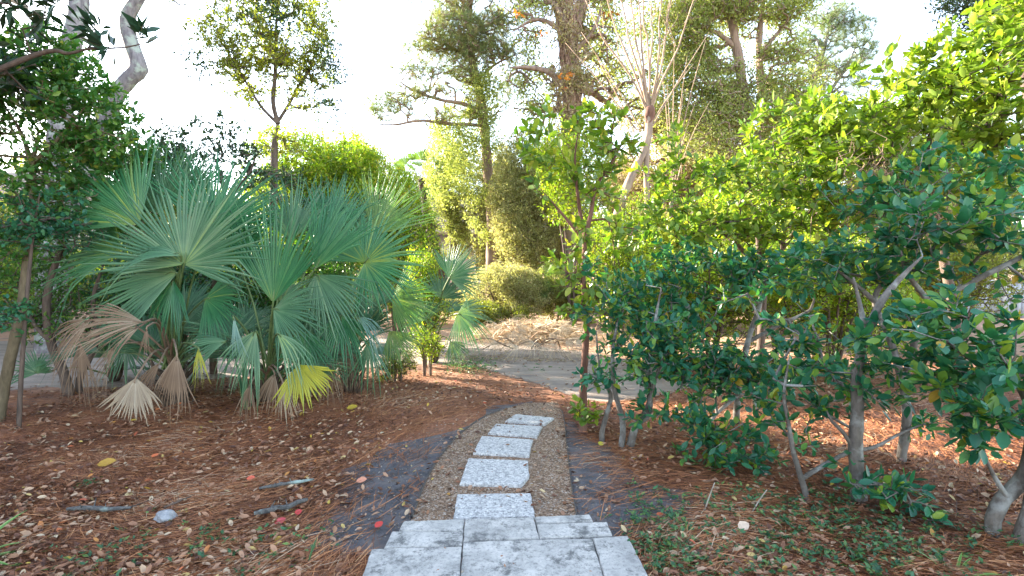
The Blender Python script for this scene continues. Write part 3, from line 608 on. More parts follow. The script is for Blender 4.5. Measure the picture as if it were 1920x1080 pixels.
bush('bush', 'bright yellow bush behind the slim red trunked shrub', 1160, 330, 9.0, 190, .1, L['yellow'], .05, 1.2, GY)
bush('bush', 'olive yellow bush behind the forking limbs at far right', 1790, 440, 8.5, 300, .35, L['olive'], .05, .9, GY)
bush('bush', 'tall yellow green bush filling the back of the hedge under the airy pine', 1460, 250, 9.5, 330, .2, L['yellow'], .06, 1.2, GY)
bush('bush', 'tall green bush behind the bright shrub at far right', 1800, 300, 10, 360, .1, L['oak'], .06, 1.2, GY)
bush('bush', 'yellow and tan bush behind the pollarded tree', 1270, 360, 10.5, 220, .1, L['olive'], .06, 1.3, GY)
bush('bush', 'small reddish tan undergrowth bush behind the grey stems', 1240, 560, 8.0, 160, 0, L['tan'], .04, .8, GY)
# ------------------------------------------------------------ palmettos
class Frond: pass
def fan(hub, axis, nrm, R, nseg, span, droop, rs, split=.5, cup=.0, wilt=0.):
    """returns verts, quads, rnd for a fan leaf"""
    ax = unit(np.array(axis, float)); nrm = np.array(nrm, float); sdv = unit(np.cross(ax, nrm)); nz = np.cross(sdv, ax)
    ts = np.array([.02, .25, .45, .62, .78, .9, 1.0]); V = []; Q = []; RN = []; k0 = 0; fo = rs.normal(0, .13)
    dl = span/nseg/2
    for i in range(nseg):
        th = -span/2+(i+.5)*2*dl; th += rs.normal(0, dl*.12)
        Ls = R*(.74+.26*math.cos(th*.55))*rs.uniform(.9, 1.06)
        dr = droop*rs.uniform(.6, 1.5); tw = rs.uniform(.7, 1.3); rv = min(max(rs.normal(.45+fo, .15), 0), 1); wl = wilt*rs.uniform(.4, 1.4)
        side = rs.normal(0, .035)
        kink = rs.uniform(.55, .8) if rs.random() < .2+wilt else 9
        for t in ts:
            rr = t*Ls; wd = rr*math.tan(dl)*1.04 if t <= split else split*Ls*math.tan(dl)*max((1-t)/(1-split), 0)**.75
            c = sdv*math.sin(th+side*max(t-split, 0)*4)*rr+ax*math.cos(th+side*max(t-split, 0)*4)*rr + nz*cup*rr*(abs(th)/1.5)**2
            e = (sdv*math.cos(th)-ax*math.sin(th))*wd
            g_ = -dr*Ls*max(t-.25, 0)**2.0 - (max(t-kink, 0)*Ls*1.1) - wl*Ls*t*t
            if kink < 5 and t > kink: c = c*(1-.35*(t-kink))
            c = hub+c+np.array((0, 0, g_))
            ridge = nz*wd*.9
            V += [c-e, c+ridge, c+e]; RN += [min(rv+(.40 if t < .1 else (.12 if t < .3 else 0)), 1)]*3
        for s in range(len(ts)-1):
            a = k0+s*3; Q += [(a, a+1, a+4, a+3), (a+1, a+2, a+5, a+4)]
        k0 += 3*len(ts)
    return np.array(V), np.array(Q), np.array(RN)
def palm(name, label, base, trunk_h, fronds, lean=(0, 0), group=None, trunk_r=.09, extra=0, rr=(.5, .8), seed=1, mat='palm', hubh=(.5, 1.3)):
    rs = np.random.default_rng(seed); b0 = np.array((base[0], base[1], 0.0)); root = thing(name, label, 'palm', b0, group)
    top = b0+np.array((lean[0], lean[1], trunk_h))
    g = Geo(); P = g.tube([b0-(0, 0, .05), b0*.5+top*.5, top], [trunk_r*1.25, trunk_r, trunk_r*.7], 10, .05, .12, seed=seed)
    for i in range(26):     # old leaf boots
        t = rs.random(); a = rs.uniform(0, 2*PI); p = b0+(top-b0)*t; d = np.array((math.cos(a), math.sin(a), 0))
        g.tube([p+d*trunk_r*.7, p+d*trunk_r*1.5+(0, 0, .07), p+d*trunk_r*1.9+(0, 0, .16)], [.028, .02, .012], 4, .2)
    g.build('trunk', B['palmtrunk'], root)
    items = list(fronds)
    for i in range(extra):
        a = rs.uniform(-.25, PI+.25); e = rs.uniform(.15, 1.2); ln = rs.uniform(*hubh)*(1 if i % 2 else .6)
        d = np.array((math.cos(a)*math.cos(e), math.sin(a)*math.cos(e), math.sin(e)))
        hub = top+d*ln; axis = unit(d+np.array((0, 0, -.25 if e < .7 else .1)))
        items.append(dict(hub=hub, axis=axis, nrm=np.array((-d[0]*.6, -d[1]*.6-.2, .8)), R=rs.uniform(*rr), span=rs.uniform(1.8, 3.4), droop=rs.uniform(.08, .3), split=rs.uniform(.38,.5), n=int(rs.uniform(34, 46)), mat=mat))
    for f in items:
        hub = f['hub']; v, q, rn = fan(hub, f['axis'], f['nrm'], f['R'], f.get('n', 44), f['span'], f['droop'], rs, f.get('split', .5), f.get('cup', float(rs.uniform(.0, .4))), f.get('wilt', 0))
        keep_z = np.maximum(v[:, 2], .012+.01*rs.random(len(v))); v[:, 2] = keep_z
        m_ = f.get('mat', 'palm'); o = mesh_np('frond', v, q, [4]*len(q), L[m_], root, rn)
        if f.get('label'): o['label'] = f['label']
        dead = m_ in ('palm_dead', 'palm_tan'); g = Geo(); st = top+rs.normal(0, trunk_r*.4, 3)
        mid = st*.5+hub*.5+np.array((0, 0, .12*np.linalg.norm(hub-st)*(1 if not dead else 1.6)))
        g.tube([st, mid, hub, hub+unit(np.array(f['axis'], float))*f['R']*.12], [.013, .010, .008, .003], 5, .12); g.build('stalk', B['deadstalk' if dead else 'petiole'], o)
    return root
def F(px, py, d, ax, R, span, droop=.25, nrm=(-.05, -1, .35), dz=0., mat='palm', **k):
    """hub by pixel and depth; ax = (right, down-in-picture, depth)"""
    h = W(px, py, d); a = np.array((ax[0], ax[2] if len(ax) > 2 else -.15, -ax[1])); return dict(hub=h, axis=a, nrm=np.array(nrm, float), R=R*.93*d/960, span=math.radians(span), droop=droop, mat=mat, **k)
GPM = 'fan palmettos of the clump left of the path'
yl = 'yellowing frond near the ground'; br = 'dead brown frond hanging down'; tn = 'bleached tan dead frond'
palm('palmetto', 'largest palmetto, left in the clump, dead brown fronds hanging at its foot', gb(335,772), .45,
     [F(345,496,4.5,(.1,-1,.1),215,215,.06,n=60), F(332,512,4.65,(-1,.12,0),200,110,.16,n=28), F(340,480,4.45,(-.9,-.25,-.3),120,60,.9,n=12,nrm=(0,-.6,1)), F(262,420,5.0,(-.8,-.8,.1),215,110,.12,n=34,mat='palm_green'), F(395,430,4.9,(.35,-1,.2),185,150,.08,n=44,mat='palm_green'),
      F(300,400,5.4,(-.25,-1,.1),160,130,.06,n=40), F(230,470,5.2,(-1,-.2,.1),170,110,.2,n=34,mat='palm_green'), F(385,560,4.9,(.6,.1,-.2),110,150,.3,mat='palm_green'),
      F(350,370,5.8,(.1,-1,.1),130,120,.05), F(425,640,4.5,(-.9,.1,-.3),80,70,.6,n=10), F(325,525,4.7,(-.3,.9,-.1),105,120,.2,n=22,mat='palm_green'),
      F(268,604,4.3,(-1,-.1,-.1),150,58,.2,mat='palm_dead',n=30,wilt=.14,split=.55,label=br), F(276,612,4.25,(-.1,1,-.1),75,30,.1,mat='palm_dead',n=8,wilt=.1,split=.3),
      F(262,612,4.3,(-.9,.5,-.3),110,60,.3,mat='palm_dead',n=12,wilt=.3,split=.2),
      F(332,664,4.3,(-.12,1,-.1),115,62,.05,mat='palm_dead',n=24,wilt=.05,split=.6), F(255,708,4.2,(.02,1,-.3),92,105,.0,mat='palm_tan',n=24,split=.66,nrm=(0,-1,.25),label=tn),
      F(170,600,4.7,(-.9,.5,0),110,70,.4,mat='palm_dead',n=20,wilt=.2), F(150,640,4.7,(.1,1,-.1),100,50,.2,mat='palm_dead',n=14,wilt=.2), F(215,650,4.6,(-.6,.9,-.1),90,50,.2,mat='palm_dead',n=12,wilt=.3,split=.25),
      F(372,652,4.3,(.08,1,-.1),75,40,.1,mat='palm_yellow',n=12,split=.35,label=yl), F(300,680,4.5,(-.7,.8,0),85,50,.2,mat='palm_dead',n=14,wilt=.2)],
     (-.05, 0), GPM, .10, 15, (.45, .6), 3, hubh=(.4,.9))
palm('palmetto', 'middle palmetto of the clump, upright fans above a low yellow frond', gb(497,780), .35,
     [F(512,568,4.6,(.1,-1,0),225,85,.05,n=30,mat='palm_green'), F(590,505,4.6,(.5,-1,.1),200,84,.06,n=28,nrm=(-.5,-1,.2),mat='palm_green'), F(592,515,4.75,(.5,.9,-.1),140,120,.3,n=30), F(512,580,4.6,(.9,.15,-.2),130,120,.3,n=30),
      F(438,592,4.1,(.2,1,-.2),88,20,.05,n=11,nrm=(.2,-1,.5),mat='palm_pale'), F(520,625,4.3,(.6,.5,-.2),95,50,.8,n=9), F(450,500,5.1,(-.2,-1,.1),170,100,.08,n=34,mat='palm_green'), F(480,620,4.5,(-.4,.9,-.2),110,80,.5,n=16),
      F(545,450,5.3,(.0,-1,.2),150,110,.05,n=36), F(612,430,5.4,(.3,-1,.2),130,110,.05,n=36,mat='palm_green'), F(560,620,4.8,(.3,.9,-.2),95,110,.3,n=22,mat='palm_green'),
      F(558,684,4.3,(.42,.8,-.2),88,120,.08,mat='palm_yellow',n=26,split=.65,label=yl), F(515,700,4.6,(-.3,1,-.1),70,70,.3,mat='palm_dead',n=14,wilt=.2), F(530,715,4.4,(.3,1,-.1),62,60,.2,mat='palm_tan',n=12,wilt=.2), F(470,720,4.5,(-.2,1,-.1),60,60,.2,mat='palm_dead',n=12,wilt=.2)],
     (.03, 0), GPM, .08, 15, (.45, .6), 4, hubh=(.4,.9))
palm('palmetto', 'palmetto at the right of the clump with one round spread fan', gb(660,742), .4,
     [F(684,492,5.2,(.75,-.5,0),135,290,.12,n=60,mat='palm_green'), F(700,440,5.6,(.6,-1,.1),150,100,.08,n=34,mat='palm_sunlit'), F(640,470,5.6,(-.1,-1,.2),170,110,.06,n=40), F(668,596,4.9,(.9,.3,-.3),75,50,1.6,n=12,mat='palm_pale',label='pale bent frond'),
      F(735,560,5.5,(1,.1,0),105,150,.2,n=34,mat='palm_sunlit'), F(640,590,5.1,(.1,.8,-.3),110,120,.4,n=26,mat='palm_green'), F(730,620,5.5,(.6,.9,0),75,100,.3,n=22,mat='palm_sunlit'), F(650,640,5.2,(-.1,1,-.1),80,70,.2,mat='palm_dead',n=18,wilt=.2), F(612,665,5.1,(.1,1,-.1),80,60,.2,mat='palm_dead',n=16,wilt=.2), F(690,640,5.1,(.1,1,-.1),85,70,.3,n=14)],
     (0, 0), GPM, .08, 15, (.45, .55), 5, hubh=(.4,.9))
palm('palmetto', 'small fan palmetto standing alone past the clump beside the sandy road', gb(812,680), .25,
     [F(842,522,6.6,(.75,-.7,0),85,170,.1,n=36,nrm=(-.3,-1,.3)), F(858,588,6.8,(.9,.4,-.1),75,170,.5,n=34), F(828,560,7.2,(.3,-1,.1),70,150,.1,n=30), F(845,640,7.0,(.5,.7,-.1),50,110,.3,n=22), F(800,600,7.3,(-.4,-.8,.1),60,160,.2,n=30)],
     (0, 0), GPM, .05, 3, (.45, .6), 6, hubh=(.3, .8))
palm('palm_tree', 'cabbage palm with leaning pale trunk behind the yellow bushes', gb(835,575), 4.75,
     [F(790,300,17,(.1,-1,0),38,200,.1,mat='palm_lit',n=30), F(760,310,17,(-.9,-.5,0),36,200,.3,mat='palm_lit',n=30), F(815,305,17,(.9,-.4,0),34,200,.3,mat='palm_lit',n=30), F(775,340,17,(-.6,.6,0),32,180,.5,n=30), F(810,345,17,(.6,.6,0),32,180,.5,n=30)],
     (-.85, 0), None, .19, 6, (.6, .8), 7, 'palm_lit', (.5, .9))
palm('palmetto', 'sunlit low palmetto under the hedge shrub, beyond the pile of dead fronds', gb(1080,585), .2,
     [F(1045,515,13,(-.1,-1,0),40,180,.1,mat='palm_lit',n=28), F(1085,520,13,(.4,-1,0),38,180,.1,mat='palm_lit',n=28), F(1030,545,13,(-.9,-.2,0),36,160,.2,mat='palm_lit',n=26)], (0,0), None, .08, 3, (.5,.6), 8, 'palm_lit', (.4, .9))
palm('palmetto', 'dark green low palmetto in shade at far left behind the slender tree', gb(215,715), .1,
     [F(205,640,6.4,(-.2,-1,0),70,220,.2,n=30), F(235,650,6.2,(.5,.2,0),70,200,.3,n=30), F(70,700,6.0,(-.2,-.8,0),60,200,.3,n=26)], (0,0), GPM, .05, 4, (.35,.45), 9, 'palm', (.2,.5))
# ------------------------------------------------------------ pile of dead fronds by the road
GPile = 'dead palm fronds heaped by the road'
pile = [(930,640,(-.5,.5),60),(960,622,(.4,.6),62),(1000,640,(-.3,.8),60),(1030,625,(.5,.5),66),(1060,640,(.7,.4),70),(905,655,(-.7,.4),50),(985,610,(-.4,.5),55),(1050,612,(.8,.2),60),(940,612,(-.8,.2),50),(1015,650,(.2,.9),48),(1040,645,(-.2,1),52),(970,648,(-.6,.8),52),(880,640,(-.9,.1),44),(1080,640,(.9,.3),55),(955,600,(.3,.3),55),(1010,598,(-.2,.3),55)]
poses = ['left end', 'centre front', 'right end', 'top of the heap', 'back of the heap']
plabs = ['pale dead frond at the left front of the heap by the road','dead frond fanned out near the top left of the heap','bleached dead frond pointing down in the middle of the heap','dead frond near the top right of the heap','silvery dead frond arching toward the red trunk, brightest of the heap','dead frond lowest at the left foot of the heap','brown dead frond across the top middle of the heap','dead frond along the upper right edge of the heap','dead frond at the upper left shoulder of the heap','small dead frond at the middle foot of the heap over the sand','dead frond with spiky tips right of the heap centre','dead frond left of the heap centre, tips on the road','dead frond sticking out farthest left of the heap','dead frond at the far right foot of the heap','dead frond highest at the back left of the heap','dead frond highest at the back right of the heap']
L['palm_pile'] = leaf_mat('sun bleached frond', [(0, (.40,.29,.17)), (.6, (.62,.50,.33)), (1, (.78,.68,.50))], .65, .2, (1.2,1,.8))
for k, ((px, py, a, R), lab) in enumerate(zip(pile, plabs)):
    rs = np.random.default_rng(50+k); g0 = G(px, min(py+28, 672)); d = g0[1]; h = W(px, py, d); root = thing('dead_frond', lab, 'palm frond', (h[0], h[1], 0), GPile)
    v, q, rn = fan(h, np.array((a[0], -.35, -.15)), np.array((0, -.55, 1.0)), R*1.25*d/960, 22, math.radians(rs.uniform(110, 190)), .7, rs, .13, .3, .3)
    v[:, 2] = np.maximum(v[:, 2], .02+.02*rs.random(len(v)))
    mesh_np('fan', v, q, [4]*len(q), L['palm_pile'] if k % 4 != 1 else L['palm_tan'], root, rn)
    g = Geo(); back = h+np.array((-a[0]*.7, .5, 0)); back[2] = .08; g.tube([back, (h+back)/2+(0, 0, .1), h], [.012, .01, .008], 5, .1); g.build('stalk', B['deadstalk'], root)
# mound of dry blades under the fronds
n = 5200; u = rng.normal(0, 1, (n, 2)); c0 = G(1000, 655); px_ = 1000+u[:, 0]*62; k = 10.6/960
xx = (px_-960)*k; yy = 10.7+u[:, 1]*.55; hh = .27*np.exp(-((px_-1000)/85)**2)*np.exp(-((yy-10.8)/.8)**2)
a = rng.uniform(0, 2*PI, n); ax = np.stack([np.cos(a), np.sin(a)*.7, rng.normal(-.1, .35, n)], -1)
tag(inst('frond_debris', LEAFL, np.stack([xx, yy, hh*rng.uniform(.4, 1.1, n)+.02], -1), ax, np.stack([rng.normal(0, .6, n), rng.normal(0, .6, n), np.ones(n)], -1), rng.uniform(.18, .5, n), L['palm_pile'], wid=np.full(n, .17)), 'heap of broken dry frond blades and twigs beside the sandy road', 'debris', kind='stuff')
# ------------------------------------------------------------ left side
DENS = 1.8
GL = 'slender trees at the left edge'
tree('slender_tree', 'slender tree with an olive brown leaning trunk at the left edge, green leafy crown above', 'tree',
     [tp([(5,740),(22,660),(42,570),(52,480),(60,400),(62,310),(72,250)], 4.75, [.05,.046,.042,.04,.036,.03,.022,.014], gb(-8,806)),
      tp([(62,320),(40,250),(10,200)], 4.75, [.02,.014,.008]), tp([(66,300),(110,260),(160,200)], 4.7, [.02,.014,.008])],
     [b(60,140,4.8,120,75,1.7,.6), b(150,200,4.8,90,75,1.6,.6), b(40,250,4.7,80,30,.5,.5), b(170,280,4.9,80,45,1.7,.5), b(20,360,4.6,70,60,1.5,.5), b(100,360,4.8,60,45,1.3,.5), b(-40,200,4.8,80,120,1.6,.6), b(95,90,4.9,70,45,1.4,.4), b(110,150,4.9,100,60,1.4,.5), b(190,230,5.0,70,60,1.5,.5), b(30,130,4.8,90,60,1.3,.5), b(230,280,5.2,60,50,1.3,.4), b(130,330,5,90,45,1.2,.4), b(20,450,4.6,50,40,1.3,.3)],
     'rosette', .06, L['green'], B['olive'], 8, .10, group=GL, gap=-.6)
tree('slender_tree', 'very thin straight stemmed sapling just right of the leaning trunk at the left edge', 'tree',
     [tp([(38,740),(44,640),(52,540),(62,440),(75,360)], 4.55, [.019,.018,.017,.015,.012,.008], gb(34,815))],
     [b(90,400,4.6,65,50,1.3,.4), b(40,430,4.5,50,40,1.3,.4), b(10,590,4.4,32,50,1.2,.25), b(120,440,4.8,60,40,1.1,.4)],
     'rosette', .055, L['teal'], B['brown'], 8, .09, group=GL, gap=-.6)
tree('understory_tree', 'dark multi stemmed shrub in shade between the slender tree and the palmettos', 'shrub',
     [tp([(120,700),(95,640),(88,560),(110,480),(150,400)], 5.9, [.06,.05,.045,.04,.03,.015], gb(130,745)),
      tp([(150,710),(180,640),(175,560),(200,480)], 6.0, [.04,.036,.03,.024,.012], gb(150,740)),
      tp([(95,640),(60,600),(30,520)], 5.9, [.03,.02,.01])],
     [b(200,330,6.0,100,70,1.8,.8), b(110,440,6.1,110,60,1.2,.7), b(260,300,6.0,90,50,1.5,.6), b(60,530,6.2,80,50,1.3,.6), b(40,470,6.1,80,60,1.2,.6), b(120,600,6.2,120,50,.9,.5), b(250,420,6.3,90,60,1.0,.5), b(180,560,6.3,90,60,.7,.5), b(310,340,6.2,80,50,1.3,.5)],
     'spray', .06, L['green'], B['brown'], 9, .14, gap=-.5)
bush('bush', 'sunlit yellow green undergrowth behind the dark stems at far left', 150, 430, 10.5, 330, .25, L['yellow'], .06, .7, None)
bush('bush', 'pale olive bush beyond the road at the left edge', -40, 330, 13, 360, .2, L['olive'], .08, 1.2, None)
tree('understory_tree', 'open shrub with blue green oval leaves against the sky above the palmettos', 'shrub',
     [tp([(400,560),(410,450),(420,360),(400,290)], 6.6, [.05,.04,.034,.026,.014], gb(400,700)), tp([(420,380),(470,320),(480,270)], 6.6, [.024,.016,.008]), tp([(415,400),(350,320),(330,270)], 6.6, [.024,.016,.008])],
     [b(340,255,6.6,75,40,.7,.5), b(420,240,6.6,70,32,.5,.5), b(400,300,6.7,110,35,1.0,.6), b(460,320,6.7,60,45,1.0,.5), b(310,300,6.4,60,40,1.0,.5), b(540,350,6.8,70,35,1.1,.5)],
     'spray', .07, L['dark'], B['brown'], 7, .13, gap=-.2)
tree('small_tree', 'small upright tree with a vase shaped airy crown against the white sky above the palmettos', 'tree',
     [tp([(512,520),(513,400),(514,320),(515,270),(521,232)], 7.2, [.07,.06,.055,.05,.045,.042], gb(512,690)),
      tp([(521,232),(512,190),(516,140),(517,80),(520,10),(522,-60)], 7.2, [.036,.03,.026,.02,.014,.006]),
      tp([(521,232),(490,200),(465,160),(440,120),(420,80)], [7.2,7.1,7.1,7.0,7.0], [.024,.02,.016,.012,.006]),
      tp([(521,228),(545,190),(560,160),(585,120),(600,60)], [7.2,7.3,7.3,7.4,7.4], [.024,.02,.016,.012,.006])],
     [b(500,60,7.2,120,80,1.2,.8), b(540,120,7.2,70,60,.8,.5), b(450,130,7.1,60,50,.7,.4), b(430,90,7.0,62,62,1.0,.6), b(390,60,7.1,38,30,1.0,.3), b(585,100,7.4,58,80,.9,.6), b(460,170,7.0,55,45,.5,.4), b(580,190,7.3,50,40,.7,.4), b(520,-20,7.2,90,50,.9,.6), b(530,270,7.3,55,28,1.0,.4), b(600,20,7.4,40,60,.7,.4)],
     'spray', .055, L['olive'], B['brown'], 9, .12, gap=-.5, extra=[('outer_leaves', [b(620,150,7.2,32,90,.6,.4), b(370,110,6.9,25,60,.5,.3), b(490,20,6.9,120,60,.35,.3)], 'cloud', .055, L['dark'], 8)])
# magnolia off to the left, its branches reaching in
tree('magnolia_tree', 'magnolia with big leathery leaves reaching in from the upper left', 'tree',
     [([np.array((-4.9,3.9,-.05)), np.array((-4.85,3.9,1.5)), np.array((-4.8,3.95,3.2)), np.array((-4.6,4.0,4.6))], [.10,.09,.07,.03]),
      ([np.array((-4.8,3.95,2.6)), W(60,105,4.1), W(130,100,4.1), W(165,92,4.1), W(240,88,4.1), W(295,72,4.1)], [.03,.02,.012,.01,.006,.003]),
      ([W(165,92,4.1), W(178,70,4.1), W(187,55,4.1)], [.008,.006,.004]),
      ([np.array((-4.75,3.95,3.4)), W(0,-30,3.9), W(60,-10,3.9), W(110,10,3.9)], [.03,.02,.012,.006])],
     [b(30,20,3.9,60,26,1.2,.25), b(95,20,3.9,45,25,1.3,.25), b(188,50,4.1,14,10,3.4,.08), b(195,92,4.1,24,10,3.0,.1), b(268,62,4.1,10,10,2.0,.05), b(-90,60,4,90,110,1.6,.8), b(-60,-60,4,140,60,1.4,.6)],
     'narrow', .17, L['magnolia'], B['brown'], 6, .08, gap=-2, upn=.3, r_tip=.004)
GT = 'grey trunked trees rising at the upper left'
def over(px0, px1, py0, py1, d, n, rx, ry, lai):
    return [b(random.uniform(px0, px1), random.uniform(py0, py1), d+random.uniform(-1, 1), rx*random.uniform(.7, 1.2), ry*random.uniform(.7, 1.2), lai) for _ in range(n)]
tree('pine_tree', 'crooked grey lichened trunk with two bends, standing alone against the white sky', 'tree',
     [tp([(120,470),(165,300),(205,208),(222,172),(246,145),(261,128),(252,98),(241,62),(238,38),(252,8),(275,-40),(300,-120),(300,-260)], 10, [.19,.17,.16,.15,.145,.14,.15,.13,.125,.12,.12,.11,.09,.05], gb(110,650)),
      tp([(285,-70),(315,-10),(335,8),(352,30)], 10, [.03,.02,.012,.006])],
     over(120,420,-330,-150,10,7,90,55,.9)+[b(335,5,10,22,12,.5,.2)], 'pine', .15, L['pine'], B['grey'], 1, .02, group=GT, gap=-.6, r_tip=.006, sides=14, rough=.05)
tree('pine_tree', 'thicker straight grey trunk rising out of the leaves left of the crooked one', 'tree',
     [tp([(95,470),(110,260),(122,130),(140,60),(150,5),(148,-80),(140,-220)], 9, [.20,.18,.16,.155,.15,.14,.12,.06], gb(90,660))],
     over(0,260,-330,-140,9,7,90,50,.9), 'pine', .15, L['pine'], B['grey'], 1, .02, group=GT, gap=-.6, r_tip=.006, sides=14, rough=.05)
# ------------------------------------------------------------ middle ground
DENS = 2.3
GM = 'sunlit bushes between the palmettos and the pine'
bush('bush', 'glowing yellow green bush just above the middle of the palmettos', 620, 255, 10.6, 290, .2, L['yellow'], .07, 2.2, GM)
bush('bush', 'yellow bush right of the glowing one, under the cabbage palm', 745, 300, 9.6, 200, .1, L['yellow'], .07, 2.0, GM)
bush('bush', 'leafy green and yellow bush touching the right side of the palmetto clump', 800, 430, 7.6, 120, .1, L['yellow'], .045, 1.1, GM)
bush('bush', 'small yellowing shrub on thin stems beside the sandy road', 800, 610, 7.0, 90, .25, L['yellow'], .035, .7, GM, stems=7)
bush('bush', 'dark leafy undergrowth behind the largest palmetto', 330, 430, 6.9, 330, .0, L['teal'], .06, .8, GM)
bush('bush', 'green and yellow undergrowth behind the middle palmetto', 560, 400, 7.0, 300, .0, L['green'], .06, .9, GM)
bush('bush', 'low green bush at the right foot of the palmettos', 745, 640, 6.6, 90, .0, L['olive'], .035, .8, GM)
GLow = 'low bushes along the far side of the sandy road'
for px, ty, d, wd_, mt, lab in [(-60,480,12.5,240,'olive','low olive bush across the road, cut by the left edge of the picture'),(90,500,13,200,'green','low green bush across the road behind the slender trees'),(250,490,12.5,220,'olive','low olive bush across the road behind the dead brown fan'),(420,480,13,220,'yellow','low yellow bush across the road behind the largest palmetto'),(600,490,12.8,220,'green','low green bush across the road behind the middle palmetto'),(770,520,13.5,170,'olive','low olive bush across the road left of the small palmetto'),
        (860,545,14,110,'cream','low cream bush between the small palmetto and the heap of fronds'),(1160,500,13,170,'olive','low olive bush right of the heap of fronds behind the red brown trunk'),(1320,500,12.6,240,'tan','low tan bush seen under the left half of the hedge'),(1520,490,13,240,'yellow','low yellow bush seen under the middle of the hedge'),(1720,500,12.8,230,'tan','low tan bush seen between the hedge trunks toward the fence'),(1560,540,10.5,150,'green','small green bush seen between the trunks in the middle of the hedge')]:
    bush('bush', lab, px, ty, d, wd_, 0, L[mt], .07, 1.0, GLow)
GCr = 'pale creamy bushes around the pine'
bush('bush', 'tall pale bush right of the pine trunk', 985, 260, 15, 180, .05, L['cream'], .07, 2.2, GCr)
bush('bush', 'pale yellow tree sized bush veiling the vine clad trunk', 1075, 215, 12.8, 170, .35, L['yellow'], .075, .9, GCr)
bush('bush', 'tall creamy bush between the pine trunk and the pale bush', 925, 240, 17.5, 150, .1, L['cream'], .08, 1.6, GCr)
bush('bush', 'low cream coloured bush behind the heap of fronds', 945, 488, 13.2, 190, .0, L['cream'], .05, 2.4, GCr)
bush('bush', 'low olive bush directly behind the right end of the heap of fronds', 1040, 500, 13.6, 150, .0, L['oak'], .05, 1.9, GCr)
bush('bush', 'shaded dark green bush at the foot of the cream one', 935, 560, 12.3, 170, .0, L['olive'], .05, 2.2, GCr)
bush('bush', 'pale bush left of the pine trunk beside the small palmetto', 850, 250, 17.5, 110, .25, L['oak'], .07, 1.4, GCr)
tree('pine_tree', 'tall pine with vine clad trunk and layered limbs reaching left, in the middle', 'tree',
     [tp([(921,480),(922,400),(915,330),(909,250),(900,180),(885,110),(880,40),(885,-60),(890,-180)], 16, [.18,.17,.16,.15,.14,.13,.12,.1,.08,.04], gb(922,592)),
      tp([(905,215),(870,195),(830,188),(780,172),(745,150)], [16,15.8,15.6,15.4,15.4], [.07,.06,.05,.04,.02]),
      tp([(908,235),(840,232),(790,226),(740,234),(700,232)], [16,15.5,15.2,15,15], [.06,.05,.04,.03,.015]),
      tp([(890,120),(850,90),(800,70),(775,65)], 16, [.06,.045,.03,.015]), tp([(883,60),(930,40),(970,10)], 16, [.06,.04,.02]),
      tp([(895,150),(930,120),(975,100)], 16, [.05,.035,.02])],
     [b(800,85,16,50,32,1.1), b(850,40,16,60,36,1.1), b(900,80,16,65,40,1.1), b(940,30,16,50,36,1.0), b(780,130,15.6,52,20,1.0), b(730,195,15.2,50,22,1.0), b(715,215,15,32,14,.9), b(780,175,15.4,60,22,.8), b(850,150,15.8,50,30,.8), b(950,110,16,40,26,.9), b(840,-20,16,90,40,1.1), b(920,-70,16,100,60,1.0), b(810,215,15.2,50,18,.7), b(960,160,16.5,30,30,.7), b(880,110,16,60,50,1.0), b(850,60,15.7,60,40,1.0), b(890,200,16,60,30,.9), b(880,-150,16,70,50,1.0)],
     'pine', .26, L['pine'], B['pine'], 1, .02, gap=-.7, r_tip=.008, sides=12, up=.05, rough=.07,
     extra=[('vine_leaves', [b(905,170,15.8,40,60,1.4,.6), b(895,260,15.8,50,60,1.5,.6), b(850,320,15.5,55,70,1.5,.8), b(905,390,15.8,34,70,.8,.5), b(840,240,15.6,40,40,1.2,.6)], 'cloud', .09, L['oak'], 10)])
# shaggy vine covered tree
rt = tree('vine_clad_tree', 'massive shaggy brown trunk wrapped in dry vines, dividing at the top', 'tree',
     [tp([(1070,420),(1070,300),(1072,180),(1066,100),(1060,40),(1050,-20),(1040,-120)], 14.5, [.30,.27,.25,.24,.25,.26,.2,.1], gb(1070,600)),
      tp([(1068,90),(1085,30),(1100,-30),(1110,-120)], 14.5, [.2,.17,.13,.06]),
      tp([(1062,172),(1045,148),(1020,132),(985,127),(955,127)], 14.2, [.10,.085,.07,.055,.03]),
      tp([(1066,80),(1035,45),(1000,38),(960,60)], 14.2, [.09,.06,.045,.02]),
      tp([(1070,60),(1040,10),(1000,-20)], 14.2, [.09,.06,.03]),
      tp([(1074,100),(1110,60),(1130,10)], 14.2, [.08,.05,.02])],
     [b(1000,20,14.5,60,26,.5), b(1050,-30,14.5,120,40,.9), b(1120,40,14.5,40,50,.5), b(990,70,14.5,40,20,.4), b(1090,140,14.3,36,60,.4), b(980,150,15,40,26,.5), b(1060,-120,14.5,150,60,1.0), b(1130,110,15.5,60,80,.6), b(1000,100,15.5,50,60,.5), b(1180,160,16,60,70,.7), b(1140,20,15.5,60,50,.7), b(1200,60,16,50,60,.5), b(1010,190,15.5,50,50,.9)],
     'cloud', .10, L['oak'], B['pine'], 8, .3, gap=-.3, r_tip=.008, sides=16, rough=.14, extra=[('vine_leaves', [b(1075,160,14,45,80,.7,.6), b(1070,260,14,60,60,1.2,.6), b(1065,60,14,50,60,.5,.6)], 'cloud', .09, L['tan'], 8), ('orange_leaves', [b(965,30,13.5,9,8,.8,.2), b(1025,60,13.5,4,4,.4,.1), b(1062,148,13.5,4,4,.3,.1), b(1150,25,13.5,5,5,.3,.1)], 'rosette', .16, L['orange'], 3)])
g = Geo()
